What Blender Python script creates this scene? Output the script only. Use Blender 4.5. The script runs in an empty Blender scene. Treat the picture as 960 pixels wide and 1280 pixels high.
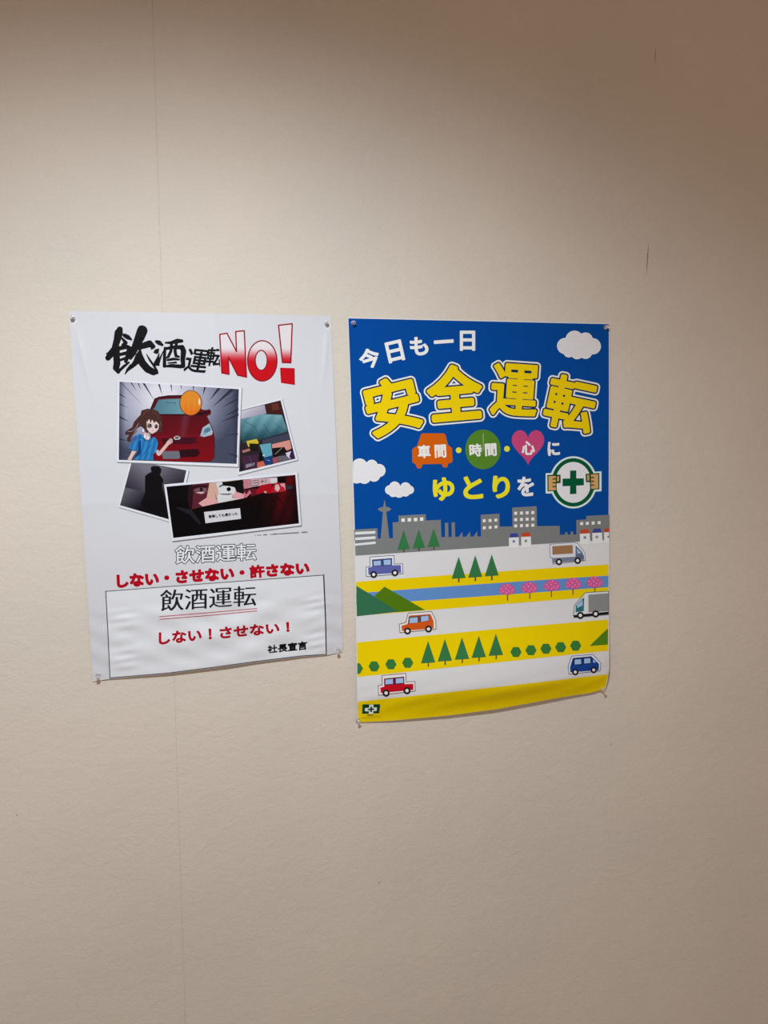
import bpy, math
import numpy as np
from math import sin, cos, radians, pi
from mathutils import Vector, Matrix
from mathutils.geometry import tessellate_polygon

# ------------------------------------------------------------------ camera, world, lights, exposure
W, H = 960, 1280
FPX = 961.0                                   # 26 mm equivalent phone lens, in pixels
CAM_D, CAM_Z = 1.341, 1.55                    # distance from the wall, eye height
YAW, PITCH = radians(14.6), radians(6.6)
SC = bpy.context.scene
COL = SC.collection
FWD = np.array([sin(YAW)*cos(PITCH), cos(YAW)*cos(PITCH), -sin(PITCH)])
RGT = np.array([cos(YAW), -sin(YAW), 0.0])
UPV = np.cross(RGT, FWD)
CAM = np.array([0.0, -CAM_D, CAM_Z])

cd = bpy.data.cameras.new('camera'); cam = bpy.data.objects.new('camera', cd); COL.objects.link(cam)
cd.sensor_fit = 'HORIZONTAL'; cd.sensor_width = 36.0; cd.lens = FPX/W*36.0; cd.clip_start = 0.02
cam.matrix_world = Matrix(((RGT[0], UPV[0], -FWD[0], CAM[0]), (RGT[1], UPV[1], -FWD[1], CAM[1]),
                           (RGT[2], UPV[2], -FWD[2], CAM[2]), (0, 0, 0, 1)))
SC.camera = cam
SC.view_settings.view_transform = 'Standard'; SC.view_settings.look = 'None'
SC.view_settings.gamma = 1.0; SC.view_settings.use_curve_mapping = False
SC.view_settings.exposure = 0.0

wd = bpy.data.worlds.new('room_ambient'); SC.world = wd; wd.use_nodes = True
bg = wd.node_tree.nodes['Background']
bg.inputs[0].default_value = (1.0, 0.745, 0.585, 1); bg.inputs[1].default_value = 0.48

CEIL = 2.62
LAMP = Vector((-0.05, -1.05, CAM_Z+0.72))
AIM = Vector((0.147, 0.0, CAM_Z-2.0))
ld = bpy.data.lights.new('downlight_beam', 'SPOT'); lamp = bpy.data.objects.new('downlight_beam', ld)
COL.objects.link(lamp); lamp.location = LAMP
lamp.rotation_euler = (AIM-LAMP).to_track_quat('-Z', 'Y').to_euler()
ld.energy = 78.5; ld.color = (0.865, 0.956, 1.0); ld.spot_size = radians(136.4); ld.spot_blend = 1.0
ld.shadow_soft_size = 0.028

# ------------------------------------------------------------------ helpers
def s2l(c):
    c = c/255.0
    return c/12.92 if c <= 0.04045 else ((c+0.055)/1.055)**2.4

def node_mat(name):
    m = bpy.data.materials.new(name); m.use_nodes = True
    return m, m.node_tree.nodes, m.node_tree.links, m.node_tree.nodes['Principled BSDF']

def plain(name, rgb, rough=0.5, spec=0.5, trans=0.0, ior=1.45):
    m, n, l, p = node_mat(name)
    p.inputs['Base Color'].default_value = (*rgb, 1); p.inputs['Roughness'].default_value = rough
    p.inputs['Specular IOR Level'].default_value = spec
    p.inputs['Transmission Weight'].default_value = trans; p.inputs['IOR'].default_value = ior
    # a breath of grain so that the surface is never dead flat
    t = n.new('ShaderNodeTexNoise'); t.inputs['Scale'].default_value = 900
    r = n.new('ShaderNodeMapRange'); r.inputs['To Min'].default_value = max(0.02, rough-0.04); r.inputs['To Max'].default_value = rough+0.04
    l.new(t.outputs['Fac'], r.inputs['Value']); l.new(r.outputs[0], p.inputs['Roughness'])
    return m

INKS = {}
def ink(rgb, k=0.78, glossy=True):
    """printing ink whose printed colour, under the room's light, reads as rgb (sRGB 0-255)"""
    key = (rgb, k, glossy)
    if key not in INKS:
        a = [min(0.90, s2l(v)/q) for v, q in zip(rgb, k)]
        INKS[key] = plain('ink_%d_%d_%d' % rgb, a, 0.40 if glossy else 0.6, 0.08)
    return INKS[key]

def vcol_ink(name, k):
    m, n, l, p = node_mat(name)
    a = n.new('ShaderNodeVertexColor'); a.layer_name = 'Col'
    l.new(a.outputs['Color'], p.inputs['Base Color'])
    p.inputs['Roughness'].default_value = 0.40; p.inputs['Specular IOR Level'].default_value = 0.08
    return m

def tag(o, label=None, cat=None, group=None, kind=None):
    if label: o['label'] = label
    if cat: o['category'] = cat
    if group: o['group'] = group
    if kind: o['kind'] = kind
    return o

def empty(name, loc):
    o = bpy.data.objects.new(name, None); COL.objects.link(o); o.location = loc; o.empty_display_size = 0.05
    return o

# ---- pixel of the photograph -> point in space on a surface near the wall plane y = 0
def ray(px, py):
    px = np.asarray(px, float); py = np.asarray(py, float)
    a = (px-W/2)/FPX; b = -(py-H/2)/FPX
    return FWD[None, :] + a[:, None]*RGT[None, :] + b[:, None]*UPV[None, :]

def wall_pt(px, py):
    v = ray([px], [py])[0]; lam = CAM_D/v[1]
    return CAM + v*lam

class Sheet:
    """a sheet hanging in front of the wall; depth(s,t) in metres off the wall"""
    def __init__(self, tl, tr, bl, depth, k):
        a, b, c = wall_pt(*tl), wall_pt(*tr), wall_pt(*bl)
        self.o = a; self.k = k
        ux = b-a; uz = c-a
        self.M = np.linalg.inv(np.array([[ux[0], uz[0]], [ux[2], uz[2]]]))
        self.df = depth
    def st(self, x, z):
        d = np.stack([x-self.o[0], z-self.o[2]])
        return self.M @ d
    def depth(self, x, z):
        s, t = self.st(x, z); return self.df(s, t)
    def place(self, pts, lift=0.0):
        pts = np.asarray(pts, float)
        v = ray(pts[:, 0], pts[:, 1])
        d = np.zeros(len(pts))
        for _ in range(6):
            lam = (CAM_D-d-lift)/v[:, 1]
            P = CAM[None, :]+v*lam[:, None]
            d = self.depth(P[:, 0], P[:, 2])
        P[:, 1] = -d-lift
        return P
    def normals(self, P):
        e = 0.0008
        dx = (self.depth(P[:, 0]+e, P[:, 2])-self.depth(P[:, 0]-e, P[:, 2]))/(2*e)
        dz = (self.depth(P[:, 0], P[:, 2]+e)-self.depth(P[:, 0], P[:, 2]-e))/(2*e)
        n = np.stack([-dx, -np.ones_like(dx), -dz], 1)
        return n/np.linalg.norm(n, axis=1)[:, None]

# ---- 2D shape helpers, all in photo pixels
def K(ox, oy, s):
    """a magnified crop of the photo: its coordinates -> photo pixels"""
    def f(pts):
        return [(ox+x/s, oy+y/s) for x, y in pts]
    return f

def clip_half(poly, ax, v, keep_less):
    out = []
    n = len(poly)
    for i in range(n):
        a, b = poly[i], poly[(i+1) % n]
        da = (a[ax]-v)*(1 if keep_less else -1); db = (b[ax]-v)*(1 if keep_less else -1)
        if da <= 0: out.append(a)
        if (da < 0 < db) or (db < 0 < da):
            t = da/(da-db); out.append(tuple(a[j]+(b[j]-a[j])*t for j in range(2)))
    return out

def grid_cut(poly, step):
    xs = [p[0] for p in poly]; ys = [p[1] for p in poly]
    res = []
    x = math.floor(min(xs)/step)*step
    while x < max(xs):
        c = poly
        if min(xs) < x: c = clip_half(c, 0, x, False)
        if max(xs) > x+step and len(c) > 2: c = clip_half(c, 0, x+step, True)
        if len(c) > 2:
            yy = [p[1] for p in c]
            y = math.floor(min(yy)/step)*step
            while y < max(yy):
                d = c
                if min(yy) < y: d = clip_half(d, 1, y, False)
                if max(yy) > y+step and len(d) > 2: d = clip_half(d, 1, y+step, True)
                if len(d) > 2: res.append(d)
                y += step
        x += step
    return res

def fill(pts, step=2.5):
    pts = [tuple(p) for p in pts]
    tris = tessellate_polygon([[Vector((x, y, 0)) for x, y in pts]])
    out = []
    for t in tris:
        out += grid_cut([pts[i] for i in t], step)
    return out

def disc(cx, cy, rx, ry=None, n=26, a0=0, a1=2*pi):
    ry = ry or rx
    return [(cx+rx*cos(a0+(a1-a0)*i/n), cy+ry*sin(a0+(a1-a0)*i/n)) for i in range(n)]

def stroke(pts, closed=False, w=1.0):
    """a pen line of width w (or per-point width as third value), as quads and round joints"""
    P = [(p[0], p[1], p[2] if len(p) > 2 else w) for p in pts]
    if closed: P.append(P[0])
    out = []
    for a, b in zip(P, P[1:]):
        dx, dy = b[0]-a[0], b[1]-a[1]; L = math.hypot(dx, dy) or 1
        nx, ny = -dy/L, dx/L
        out.append([(a[0]+nx*a[2]/2, a[1]+ny*a[2]/2), (b[0]+nx*b[2]/2, b[1]+ny*b[2]/2),
                    (b[0]-nx*b[2]/2, b[1]-ny*b[2]/2), (a[0]-nx*a[2]/2, a[1]-ny*a[2]/2)])
    for a in P:
        if a[2] > 0.25: out.append(disc(a[0], a[1], a[2]/2, n=8 if a[2] < 1.5 else 14))
    res = []
    for q in out: res += fill(q) if len(q) > 4 or max(p[0] for p in q)-min(p[0] for p in q) > 4 or max(p[1] for p in q)-min(p[1] for p in q) > 4 else [q]
    return res

def sdf_polys(f, x0, y0, x1, y1, h):
    """cells of the region f < 0, cut at its border (marching squares), long runs joined"""
    nx = int(math.ceil((x1-x0)/h))+1; ny = int(math.ceil((y1-y0)/h))+1
    X = x0+np.arange(nx)*h; Y = y0+np.arange(ny)*h
    gx, gy = np.meshgrid(X, Y)
    v = f(gx.ravel(), gy.ravel()).reshape(ny, nx)
    ins = v < 0
    cnt = ins[:-1, :-1].astype(int)+ins[1:, :-1]+ins[:-1, 1:]+ins[1:, 1:]
    out = []
    for j in range(ny-1):
        full = cnt[j] == 4
        i = 0
        while i < nx-1:
            if full[i]:
                k = i
                while k < nx-1 and full[k] and k-i < 8: k += 1
                out.append([(X[i], Y[j]), (X[k], Y[j]), (X[k], Y[j+1]), (X[i], Y[j+1])]); i = k
            else: i += 1
    for j, i in zip(*np.nonzero((cnt > 0) & (cnt < 4))):
        c = [(X[i], Y[j], v[j, i]), (X[i+1], Y[j], v[j, i+1]), (X[i+1], Y[j+1], v[j+1, i+1]), (X[i], Y[j+1], v[j+1, i])]
        p = []
        for a, b in zip(c, c[1:]+c[:1]):
            if a[2] < 0: p.append((a[0], a[1]))
            if (a[2] < 0) != (b[2] < 0):
                t = a[2]/(a[2]-b[2]); p.append((a[0]+(b[0]-a[0])*t, a[1]+(b[1]-a[1])*t))
        if len(p) > 2: out.append(p)
    return out

def seg_dist(segs):
    A = segs[:, 0:2]; B = segs[:, 2:4]; D = B-A; L2 = (D**2).sum(1)+1e-12
    def f(x, y):
        res = np.empty(len(x))
        for k in range(0, len(x), 4000):
            px = x[k:k+4000, None]; py = y[k:k+4000, None]
            t = np.clip(((px-A[None, :, 0])*D[None, :, 0]+(py-A[None, :, 1])*D[None, :, 1])/L2[None, :], 0, 1)
            dd = np.sqrt(((px-A[None, :, 0]-t*D[None, :, 0])**2+(py-A[None, :, 1]-t*D[None, :, 1])**2).min(1))
            up = (A[None, :, 1] <= py) != (B[None, :, 1] <= py)
            den = np.where(np.abs(D[:, 1]) < 1e-12, 1e-12, D[:, 1])
            xi = A[None, :, 0]+(py-A[None, :, 1])*D[None, :, 0]/den[None, :]
            odd = (up & (xi > px)).sum(1) % 2
            res[k:k+4000] = np.where(odd == 1, -dd, dd)
        return res
    return f

GL = {}
def glyph(ch):
    """outline segments of a character of Blender's built-in font, unit em, y up"""
    if ch not in GL:
        c = bpy.data.curves.new('glyph', 'FONT'); c.body = ch; c.size = 1.0; c.fill_mode = 'NONE'; c.resolution_u = 4
        o = bpy.data.objects.new('glyph', c); COL.objects.link(o)
        dg = bpy.context.evaluated_depsgraph_get(); ev = o.evaluated_get(dg); m = ev.to_mesh()
        co = np.array([v.co[:2] for v in m.vertices]).reshape(-1, 2)
        e = np.array([list(x.vertices) for x in m.edges])
        GL[ch] = np.hstack([co[e[:, 0]], co[e[:, 1]]])
        ev.to_mesh_clear(); bpy.data.objects.remove(o); bpy.data.curves.remove(c)
    return GL[ch]

def char_segs(ch, cx, cy, w, h, rot=0.0, skew=0.0):
    """place the INK box of ch centred on pixel (cx,cy), w x h pixels, rotated rot degrees counter-clockwise as seen"""
    s = glyph(ch); x = s[:, [0, 2]]; y = s[:, [1, 3]]
    x0, x1, y0, y1 = x.min(), x.max(), y.min(), y.max()
    u = (x-(x0+x1)/2)/(x1-x0)*w if w else x*0
    v = -(y-(y0+y1)/2)/(y1-y0)*h
    u = u-v*skew
    a = -radians(rot)
    X = cx+u*cos(a)-v*sin(a); Y = cy+u*sin(a)+v*cos(a)
    return np.stack([X[:, 0], Y[:, 0], X[:, 1], Y[:, 1]], 1)

def row_segs(text, tl, tr, br, bl, pitch=None):
    """a line of full-width writing fitted into a pixel quad: list of segment arrays, one per character"""
    n = len(text); res = []
    ys = np.concatenate([glyph(c)[:, [1, 3]].ravel() for c in text if c not in '・ー一'])
    y0, y1 = ys.min(), ys.max()
    x0 = glyph(text[0])[:, [0, 2]].min(); x1 = glyph(text[-1])[:, [0, 2]].max()+(n-1)
    for i, c in enumerate(text):
        s = glyph(c)
        if c == '！':                      # centred in its square, as the photo's face has it
            w0 = s[:, [0, 2]]; s = s.copy(); s[:, [0, 2]] += 0.5-(w0.min()+w0.max())/2
        def m(x, y):
            u = (x+i-x0)/(x1-x0); v = (y1-y)/(y1-y0)
            return ((1-u)*(1-v)*tl[0]+u*(1-v)*tr[0]+u*v*br[0]+(1-u)*v*bl[0],
                    (1-u)*(1-v)*tl[1]+u*(1-v)*tr[1]+u*v*br[1]+(1-u)*v*bl[1])
        a = m(s[:, 0], s[:, 1]); b = m(s[:, 2], s[:, 3])
        res.append(np.stack([a[0], a[1], b[0], b[1]], 1))
    return res

def seg_fill(segs, off=0.0, h=0.45, band=None, smear=0.0):
    """filled writing, its outline moved out by off pixels; band = only a rim of that width; smear = thicken sideways only"""
    d = seg_dist(segs)
    if smear:
        f = lambda x, y: np.minimum(np.minimum(d(x-smear, y), d(x+smear, y)), d(x, y))-off
    elif band is not None:
        f = lambda x, y: np.abs(d(x, y)-off)-band/2
    else:
        f = lambda x, y: d(x, y)-off
    m = abs(off)+(band or 0)+smear+h*2
    xs = segs[:, [0, 2]]; ys = segs[:, [1, 3]]
    return sdf_polys(f, xs.min()-m, ys.min()-m, xs.max()+m, ys.max()+m, h)

def discs_fill(ds, grow=0.0, xmin=None, h=0.5):
    def f(x, y):
        v = np.full(len(x), 1e9)
        for cx, cy, r in ds: v = np.minimum(v, np.hypot(x-cx, y-cy)-r)
        v = v-grow
        if xmin is not None: v = np.maximum(v, xmin-x)
        return v
    a = np.array(ds)
    m = grow+1
    return sdf_polys(f, (a[:, 0]-a[:, 2]).min()-m, (a[:, 1]-a[:, 2]).min()-m, (a[:, 0]+a[:, 2]).max()+m, (a[:, 1]+a[:, 2]).max()+m, h)

LAYER = 0.00006
def printed(name, sheet, parent, parts, layer, label=None, base=0.0):
    """ONE mesh object printed on the sheet: parts = list of (polys, rgb or colour function, extra layer)"""
    verts = []; faces = []; mats = []; midx = []; lifts = []; cols = []; anycol = False
    for it in parts:
        polys, c = it[0], it[1]; ex = it[2] if len(it) > 2 else 0
        if callable(c):
            mt = 'V'; anycol = True
        else: mt = tuple(c)
        if mt not in mats: mats.append(mt)
        mi = mats.index(mt)
        over = name in ('headline_lettering', 'no_lettering')     # overlapping brush strokes: never two faces in one plane
        for ip, p in enumerate(polys):
            # drop repeated points and make every face turn the same way
            a = sum(p[i][0]*p[(i+1) % len(p)][1]-p[(i+1) % len(p)][0]*p[i][1] for i in range(len(p)))
            if abs(a) < 1e-7: continue
            if a > 0: p = p[::-1]
            faces.append(list(range(len(verts), len(verts)+len(p)))); midx.append(mi)
            for q in p:
                verts.append(q); lifts.append(base+0.00008+(layer+ex)*LAYER+(1.3e-6*(ip % 37) if over else 0))
                cols.append(c(*q) if callable(c) else (0, 0, 0))
    P = sheet.place(verts, np.array(lifts)); N = sheet.normals(P)
    me = bpy.data.meshes.new(name); me.from_pydata(P.tolist(), [], faces)
    for mt in mats:
        me.materials.append(vcol_ink(name+'_ink', sheet.k) if mt == 'V' else ink(mt, sheet.k))
    me.polygons.foreach_set('material_index', midx)
    if anycol:
        ca = me.color_attributes.new('Col', 'FLOAT_COLOR', 'POINT')
        C = np.ones((len(verts), 4)); cc = np.array(cols)/255.0
        cc = np.where(cc <= 0.04045, cc/12.92, ((cc+0.055)/1.055)**2.4)/np.array(sheet.k)
        C[:, :3] = np.clip(cc, 0, 0.86); ca.data.foreach_set('color', C.ravel())
    me.shade_smooth(); me.normals_split_custom_set_from_vertices(N.tolist())
    o = bpy.data.objects.new(name, me); COL.objects.link(o)
    loc = Vector(P.mean(0))
    me.transform(Matrix.Translation(-loc)); o.location = loc
    o.parent = parent; o.matrix_parent_inverse = Matrix.Identity(4)
    ptr = parent; off = Vector((0, 0, 0))
    while ptr: off += ptr.location; ptr = ptr.parent
    o.location = loc-off
    if label: o['label'] = label
    return o

# ------------------------------------------------------------------ the room
def wallpaper_material():
    m, n, l, p = node_mat('embossed_wallpaper')
    tc = n.new('ShaderNodeTexCoord'); 
    def noise(scale, detail=4, rough=0.55, dist=0.0, vec=None):
        t = n.new('ShaderNodeTexNoise'); t.inputs['Scale'].default_value = scale; t.inputs['Detail'].default_value = detail
        t.inputs['Roughness'].default_value = rough; t.inputs['Distortion'].default_value = dist
        l.new(vec or tc.outputs['Object'], t.inputs['Vector']); return t
    big = noise(2.3, 4, 0.55); ramp = n.new('ShaderNodeValToRGB')
    ramp.color_ramp.elements[0].position = 0.32; ramp.color_ramp.elements[0].color = (0.685, 0.632, 0.567, 1)
    ramp.color_ramp.elements[1].position = 0.68; ramp.color_ramp.elements[1].color = (0.745, 0.677, 0.597, 1)
    l.new(big.outputs['Fac'], ramp.inputs['Fac'])
    fine = noise(190, 3, 0.6); mr = n.new('ShaderNodeMapRange'); mr.inputs['To Min'].default_value = 0.965; mr.inputs['To Max'].default_value = 1.035
    l.new(fine.outputs['Fac'], mr.inputs['Value'])
    mul = n.new('ShaderNodeMix'); mul.data_type = 'RGBA'; mul.blend_type = 'MULTIPLY'; mul.inputs[0].default_value = 1.0
    l.new(ramp.outputs['Color'], mul.inputs[6]); l.new(mr.outputs[0], mul.inputs[7])
    l.new(mul.outputs[2], p.inputs['Base Color'])
    p.inputs['Roughness'].default_value = 0.72; p.inputs['Specular IOR Level'].default_value = 0.25
    # trowelled relief: soft swells, fine grain and short curling ridges
    mp = n.new('ShaderNodeMapping'); mp.inputs['Rotation'].default_value = (0, 0.5, 0); mp.inputs['Scale'].default_value = (1, 1, 1.35)
    l.new(tc.outputs['Object'], mp.inputs['Vector'])
    a = noise(34, 6, 0.68, 0.6, mp.outputs[0]); b = noise(210, 3, 0.6); c = noise(11, 4, 0.55, 1.0, mp.outputs[0]); g = noise(9, 2, 0.5)
    ab = n.new('ShaderNodeMath'); ab.operation = 'SUBTRACT'; ab.inputs[1].default_value = 0.5; l.new(c.outputs['Fac'], ab.inputs[0])
    ab2 = n.new('ShaderNodeMath'); ab2.operation = 'ABSOLUTE'; l.new(ab.outputs[0], ab2.inputs[0])
    rd = n.new('ShaderNodeMapRange'); rd.inputs['From Min'].default_value = 0.0; rd.inputs['From Max'].default_value = 0.022
    rd.inputs['To Min'].default_value = 1.0; rd.inputs['To Max'].default_value = 0.0; l.new(ab2.outputs[0], rd.inputs['Value'])
    gm = n.new('ShaderNodeMapRange'); gm.inputs['From Min'].default_value = 0.50; gm.inputs['From Max'].default_value = 0.62; l.new(g.outputs['Fac'], gm.inputs['Value'])
    rr = n.new('ShaderNodeMath'); rr.operation = 'MULTIPLY'; l.new(rd.outputs[0], rr.inputs[0]); l.new(gm.outputs[0], rr.inputs[1])
    def madd(x, k, y):
        q = n.new('ShaderNodeMath'); q.operation = 'MULTIPLY_ADD'; l.new(x, q.inputs[0]); q.inputs[1].default_value = k
        if y is None: q.inputs[2].default_value = 0
        else: l.new(y, q.inputs[2])
        return q.outputs[0]
    hgt = madd(a.outputs['Fac'], 1.0, madd(b.outputs['Fac'], 0.28, madd(rr.outputs[0], 0.16, None)))
    bp = n.new('ShaderNodeBump'); bp.inputs['Strength'].default_value = 0.55; bp.inputs['Distance'].default_value = 0.0022
    l.new(hgt, bp.inputs['Height']); l.new(bp.outputs[0], p.inputs['Normal'])
    return m
WALLPAPER = wallpaper_material()

def mesh_obj(name, verts, faces, mat, parent=None):
    me = bpy.data.meshes.new(name); me.from_pydata(verts, [], faces); me.materials.append(mat)
    o = bpy.data.objects.new(name, me); COL.objects.link(o); o.parent = parent
    return o

def box(name, x0, x1, y0, y1, z0, z1, mat, parent=None):
    v = [(x, y, z) for x in (x0, x1) for y in (y0, y1) for z in (z0, z1)]
    f = [(0, 1, 3, 2), (4, 6, 7, 5), (0, 4, 5, 1), (2, 3, 7, 6), (0, 2, 6, 4), (1, 5, 7, 3)]
    return mesh_obj(name, v, f, mat, parent)

XL, XR, YB = -1.9, 2.9, -3.2
plaster = plain('plaster_backing', (0.16, 0.12, 0.09), 0.9, 0.2)
wall = box('wall_back', XL, XR, 0.0022, 0.12, 0, CEIL, plaster); tag(wall, kind='structure')

# the wallpaper hangs in 92 cm drops; their edges meet in fine vertical seams, here and there slightly open
seamL = wall_pt(204, 420)[0]; seamR = wall_pt(815, 190)[0]; drop = seamR-seamL
edges = [seamL-2*drop, seamL-drop, seamL, seamR, seamR+drop, seamR+2*drop, seamR+3*drop]
def gap_right(z):
    """half-opening of the right-hand seam"""
    g = 0.00003
    za, zb = wall_pt(811, 304)[2], wall_pt(810, 343)[2]
    if zb < z < za: g += 0.0011*sin(pi*(z-zb)/(za-zb))**0.7
    za, zb = wall_pt(820, 58)[2], wall_pt(820, 81)[2]
    if zb < z < za: g += 0.0006*sin(pi*(z-zb)/(za-zb))
    return g
def gap_left(z):
    return 0.00008+0.00016*max(0, sin(z*5.1+0.6))*max(0.0, sin(z*1.9+1.0))
zs = sorted(set([i*CEIL/130 for i in range(131)]+[wall_pt(811, y)[2] for y in np.arange(302, 346, 1.5)]+[wall_pt(820, y)[2] for y in np.arange(56, 84, 1.5)]))
for i in range(len(edges)-1):
    a, b = max(XL, edges[i]), min(XR, edges[i+1])
    if b-a < 0.02: continue
    ga = gap_left if i == 2 else gap_right if i == 3 else (lambda z: 0.0001)
    gb = gap_left if i+1 == 2 else gap_right if i+1 == 3 else (lambda z: 0.0001)
    v = []; f = []; r0 = 0.0001 if i == 3 else 0.0003; r1 = 0.0001 if i+1 == 3 else 0.0003
    for z in zs:
        x0 = a+ga(z); x1 = b-gb(z)
        wob = 0.0009*sin(z*30) if i+1 == 3 else 0
        wob0 = 0.0009*sin(z*30) if i == 3 else 0
        x0 += wob0; x1 += wob
        # edges of each drop roll over very slightly into the seam
        v += [(x0, 0.0022, z), (x0, r0, z), (x0+0.0012, 0, z), (x1-0.0012, 0, z), (x1, r1, z), (x1, 0.0022, z)]
    for k in range(len(zs)-1):
        for j in range(5):
            p0 = k*6+j; f.append((p0, p0+1, p0+7, p0+6))
    mesh_obj('wallpaper_strip', v, f, WALLPAPER, wall)

m, n, l, p = node_mat('pale_floor')
tcn = n.new('ShaderNodeTexCoord'); wv = n.new('ShaderNodeTexWave'); wv.inputs['Scale'].default_value = 6; wv.inputs['Distortion'].default_value = 6
rp = n.new('ShaderNodeValToRGB'); rp.color_ramp.elements[0].color = (0.33, 0.31, 0.29, 1); rp.color_ramp.elements[1].color = (0.40, 0.38, 0.355, 1)
l.new(tcn.outputs['Object'], wv.inputs['Vector']); l.new(wv.outputs['Fac'], rp.inputs['Fac']); l.new(rp.outputs[0], p.inputs['Base Color']); p.inputs['Roughness'].default_value = 0.45
tag(box('floor', XL, XR, YB, 0.12, -0.1, 0, m), kind='structure')
tag(box('ceiling', XL, XR, YB, 0.12, CEIL, CEIL+0.1, plain('ceiling_board', (0.50, 0.40, 0.31), 0.85, 0.2)), kind='structure')
tag(box('baseboard_back', XL, XR, -0.010, 0.0, 0, 0.06, plain('baseboard_wood', (0.17, 0.10, 0.06), 0.5)), kind='structure')

# a few old pinholes and specks in the wallpaper
hole = plain('pinhole_dark', (0.10, 0.08, 0.07), 0.9, 0.1)
for px, py, r in ((474, 1103, 0.0013), (764, 930, 0.0012), (763, 931.5, 0.0007), (603, 1085, 0.0008), (722, 1221, 0.0009), (21, 1019, 0.0010)):
    c = wall_pt(px, py)
    vs = [(c[0]+r*cos(2*pi*i/10), -0.0001, c[2]+r*0.8*sin(2*pi*i/10)) for i in range(10)]
    mesh_obj('pinhole', vs, [tuple(range(10))], hole, wall)

# ------------------------------------------------------------------ posters: sheets
def gauss(x, w): return np.exp(-(x/w)**2)
def ridge(x, w): return np.exp(0.55-np.sqrt((x/w)**2+0.30))

LTL, LTR, LBR, LBL = (86.5, 388.6), (413.5, 395.0), (428.0, 815.0), (116.0, 852.0)
RTL, RTR, RBR, RBL = (434.5, 396.6), (762.0, 404.0), (760.5, 865.0), (447.0, 903.0)
def depth_left(s, t):
    s = np.clip(s, -0.05, 1.05); t = np.clip(t, -0.05, 1.05)
    w, h = 0.42, 0.594
    sp = np.clip(np.sin(pi*np.clip(s, 0, 1)), 0, 1)
    d = 0.0016+0.0055*sp**0.8*np.clip(t, 0, 1)**2.2
    d += 0.0035*np.sin(pi*np.clip(t, 0, 1))*(0.35+0.65*(2*s-1)**4)
    # folded twice when it was new: one upright and one level fold
    d += 0.0006*ridge((s-0.53)*w, 0.009)+0.0006*ridge((t-0.505)*h, 0.008)
    # diagonal creases running down from the two top pins
    def crease(s0, t0, s1, t1, amp, wd_):
        ax, ay, bx, by = s0*w, t0*h, s1*w, t1*h; L = math.hypot(bx-ax, by-ay)
        u = ((s*w-ax)*(bx-ax)+(t*h-ay)*(by-ay))/L/L; v = ((s*w-ax)*(by-ay)-(t*h-ay)*(bx-ax))/L
        return amp*ridge(v, wd_)*np.clip(np.minimum(u*4, (1-u)*2.2), 0, 1)
    d += crease(0.02, 0.04, 0.075, 0.27, 0.0012, 0.0035)+crease(0.985, 0.03, 0.955, 0.22, 0.0012, 0.0035)
    d += 0.0006*gauss((s-0.30)*w, 0.05)*gauss((t-0.62)*h, 0.02)
    # cockled glue wrinkles at the sides of the notice pasted on below
    tt = t*h
    wx = 0.5+0.5*np.sin(tt*2*pi/0.017+3*np.sin(s*7)+1.3*np.sin(tt*90))
    left = gauss((s-0.13)*w, 0.020); right = gauss((s-0.90)*w, 0.019)
    win = 1/(1+np.exp(-(t-0.80)/0.008))*1/(1+np.exp((t-0.975)/0.008))
    d += 0.0011*wx*(left+right)*win
    d += 0.0013*win*np.sin((tt*0.9+s*w*0.28)*2*pi/0.052+1.1*np.sin(s*9)+0.8)*sp
    d += 0.0005*win*np.sin((tt*0.8-s*w*0.35)*2*pi/0.031+2*np.sin(s*5+2))
    return d

def depth_right(s, t):
    s = np.clip(s, -0.05, 1.05); t = np.clip(t, -0.05, 1.05)
    w, h = 0.515, 0.728
    sp = np.clip(np.sin(pi*np.clip(s, 0, 1)), 0, 1)
    tc = np.clip(t, 0, 1)
    d = 0.0016+0.0025*np.sin(pi*tc)*(0.3+0.7*(2*s-1)**2)
    # the foot bellies out and turns back towards the wall between the pins
    d += (0.0060+0.0150*sp**0.7+0.004*s)*np.exp(-((t-0.925)/np.where(t < 0.925, 0.12, 0.052))**2)
    d += 0.0045*sp*tc**6
    d += 0.0011*gauss((t-0.83-0.13*(0.55-s))*h, 0.012)*gauss((s-0.42)*w, 0.09)
    d += 0.0008*gauss((t-0.93-0.10*(0.7-s))*h, 0.009)*gauss((s-0.62)*w, 0.10)
    d += 0.00035*np.sin((t*h+s*w*0.22)*2*pi/0.034+2.2*np.sin(s*6))*gauss((t-0.95), 0.05)
    d += 0.0004*ridge((s-0.5)*w, 0.008)*0.5
    return d

SL = Sheet(LTL, LTR, LBL, depth_left, (0.99, 0.95, 0.91))
SR = Sheet(RTL, RTR, RBL, depth_right, (0.74, 0.70, 0.65))

def lerp_poly(pts, u, axis=0):
    xs = [p[axis] for p in pts]; o = 1-axis
    return np.interp(u, xs, [p[o] for p in pts])

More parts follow.
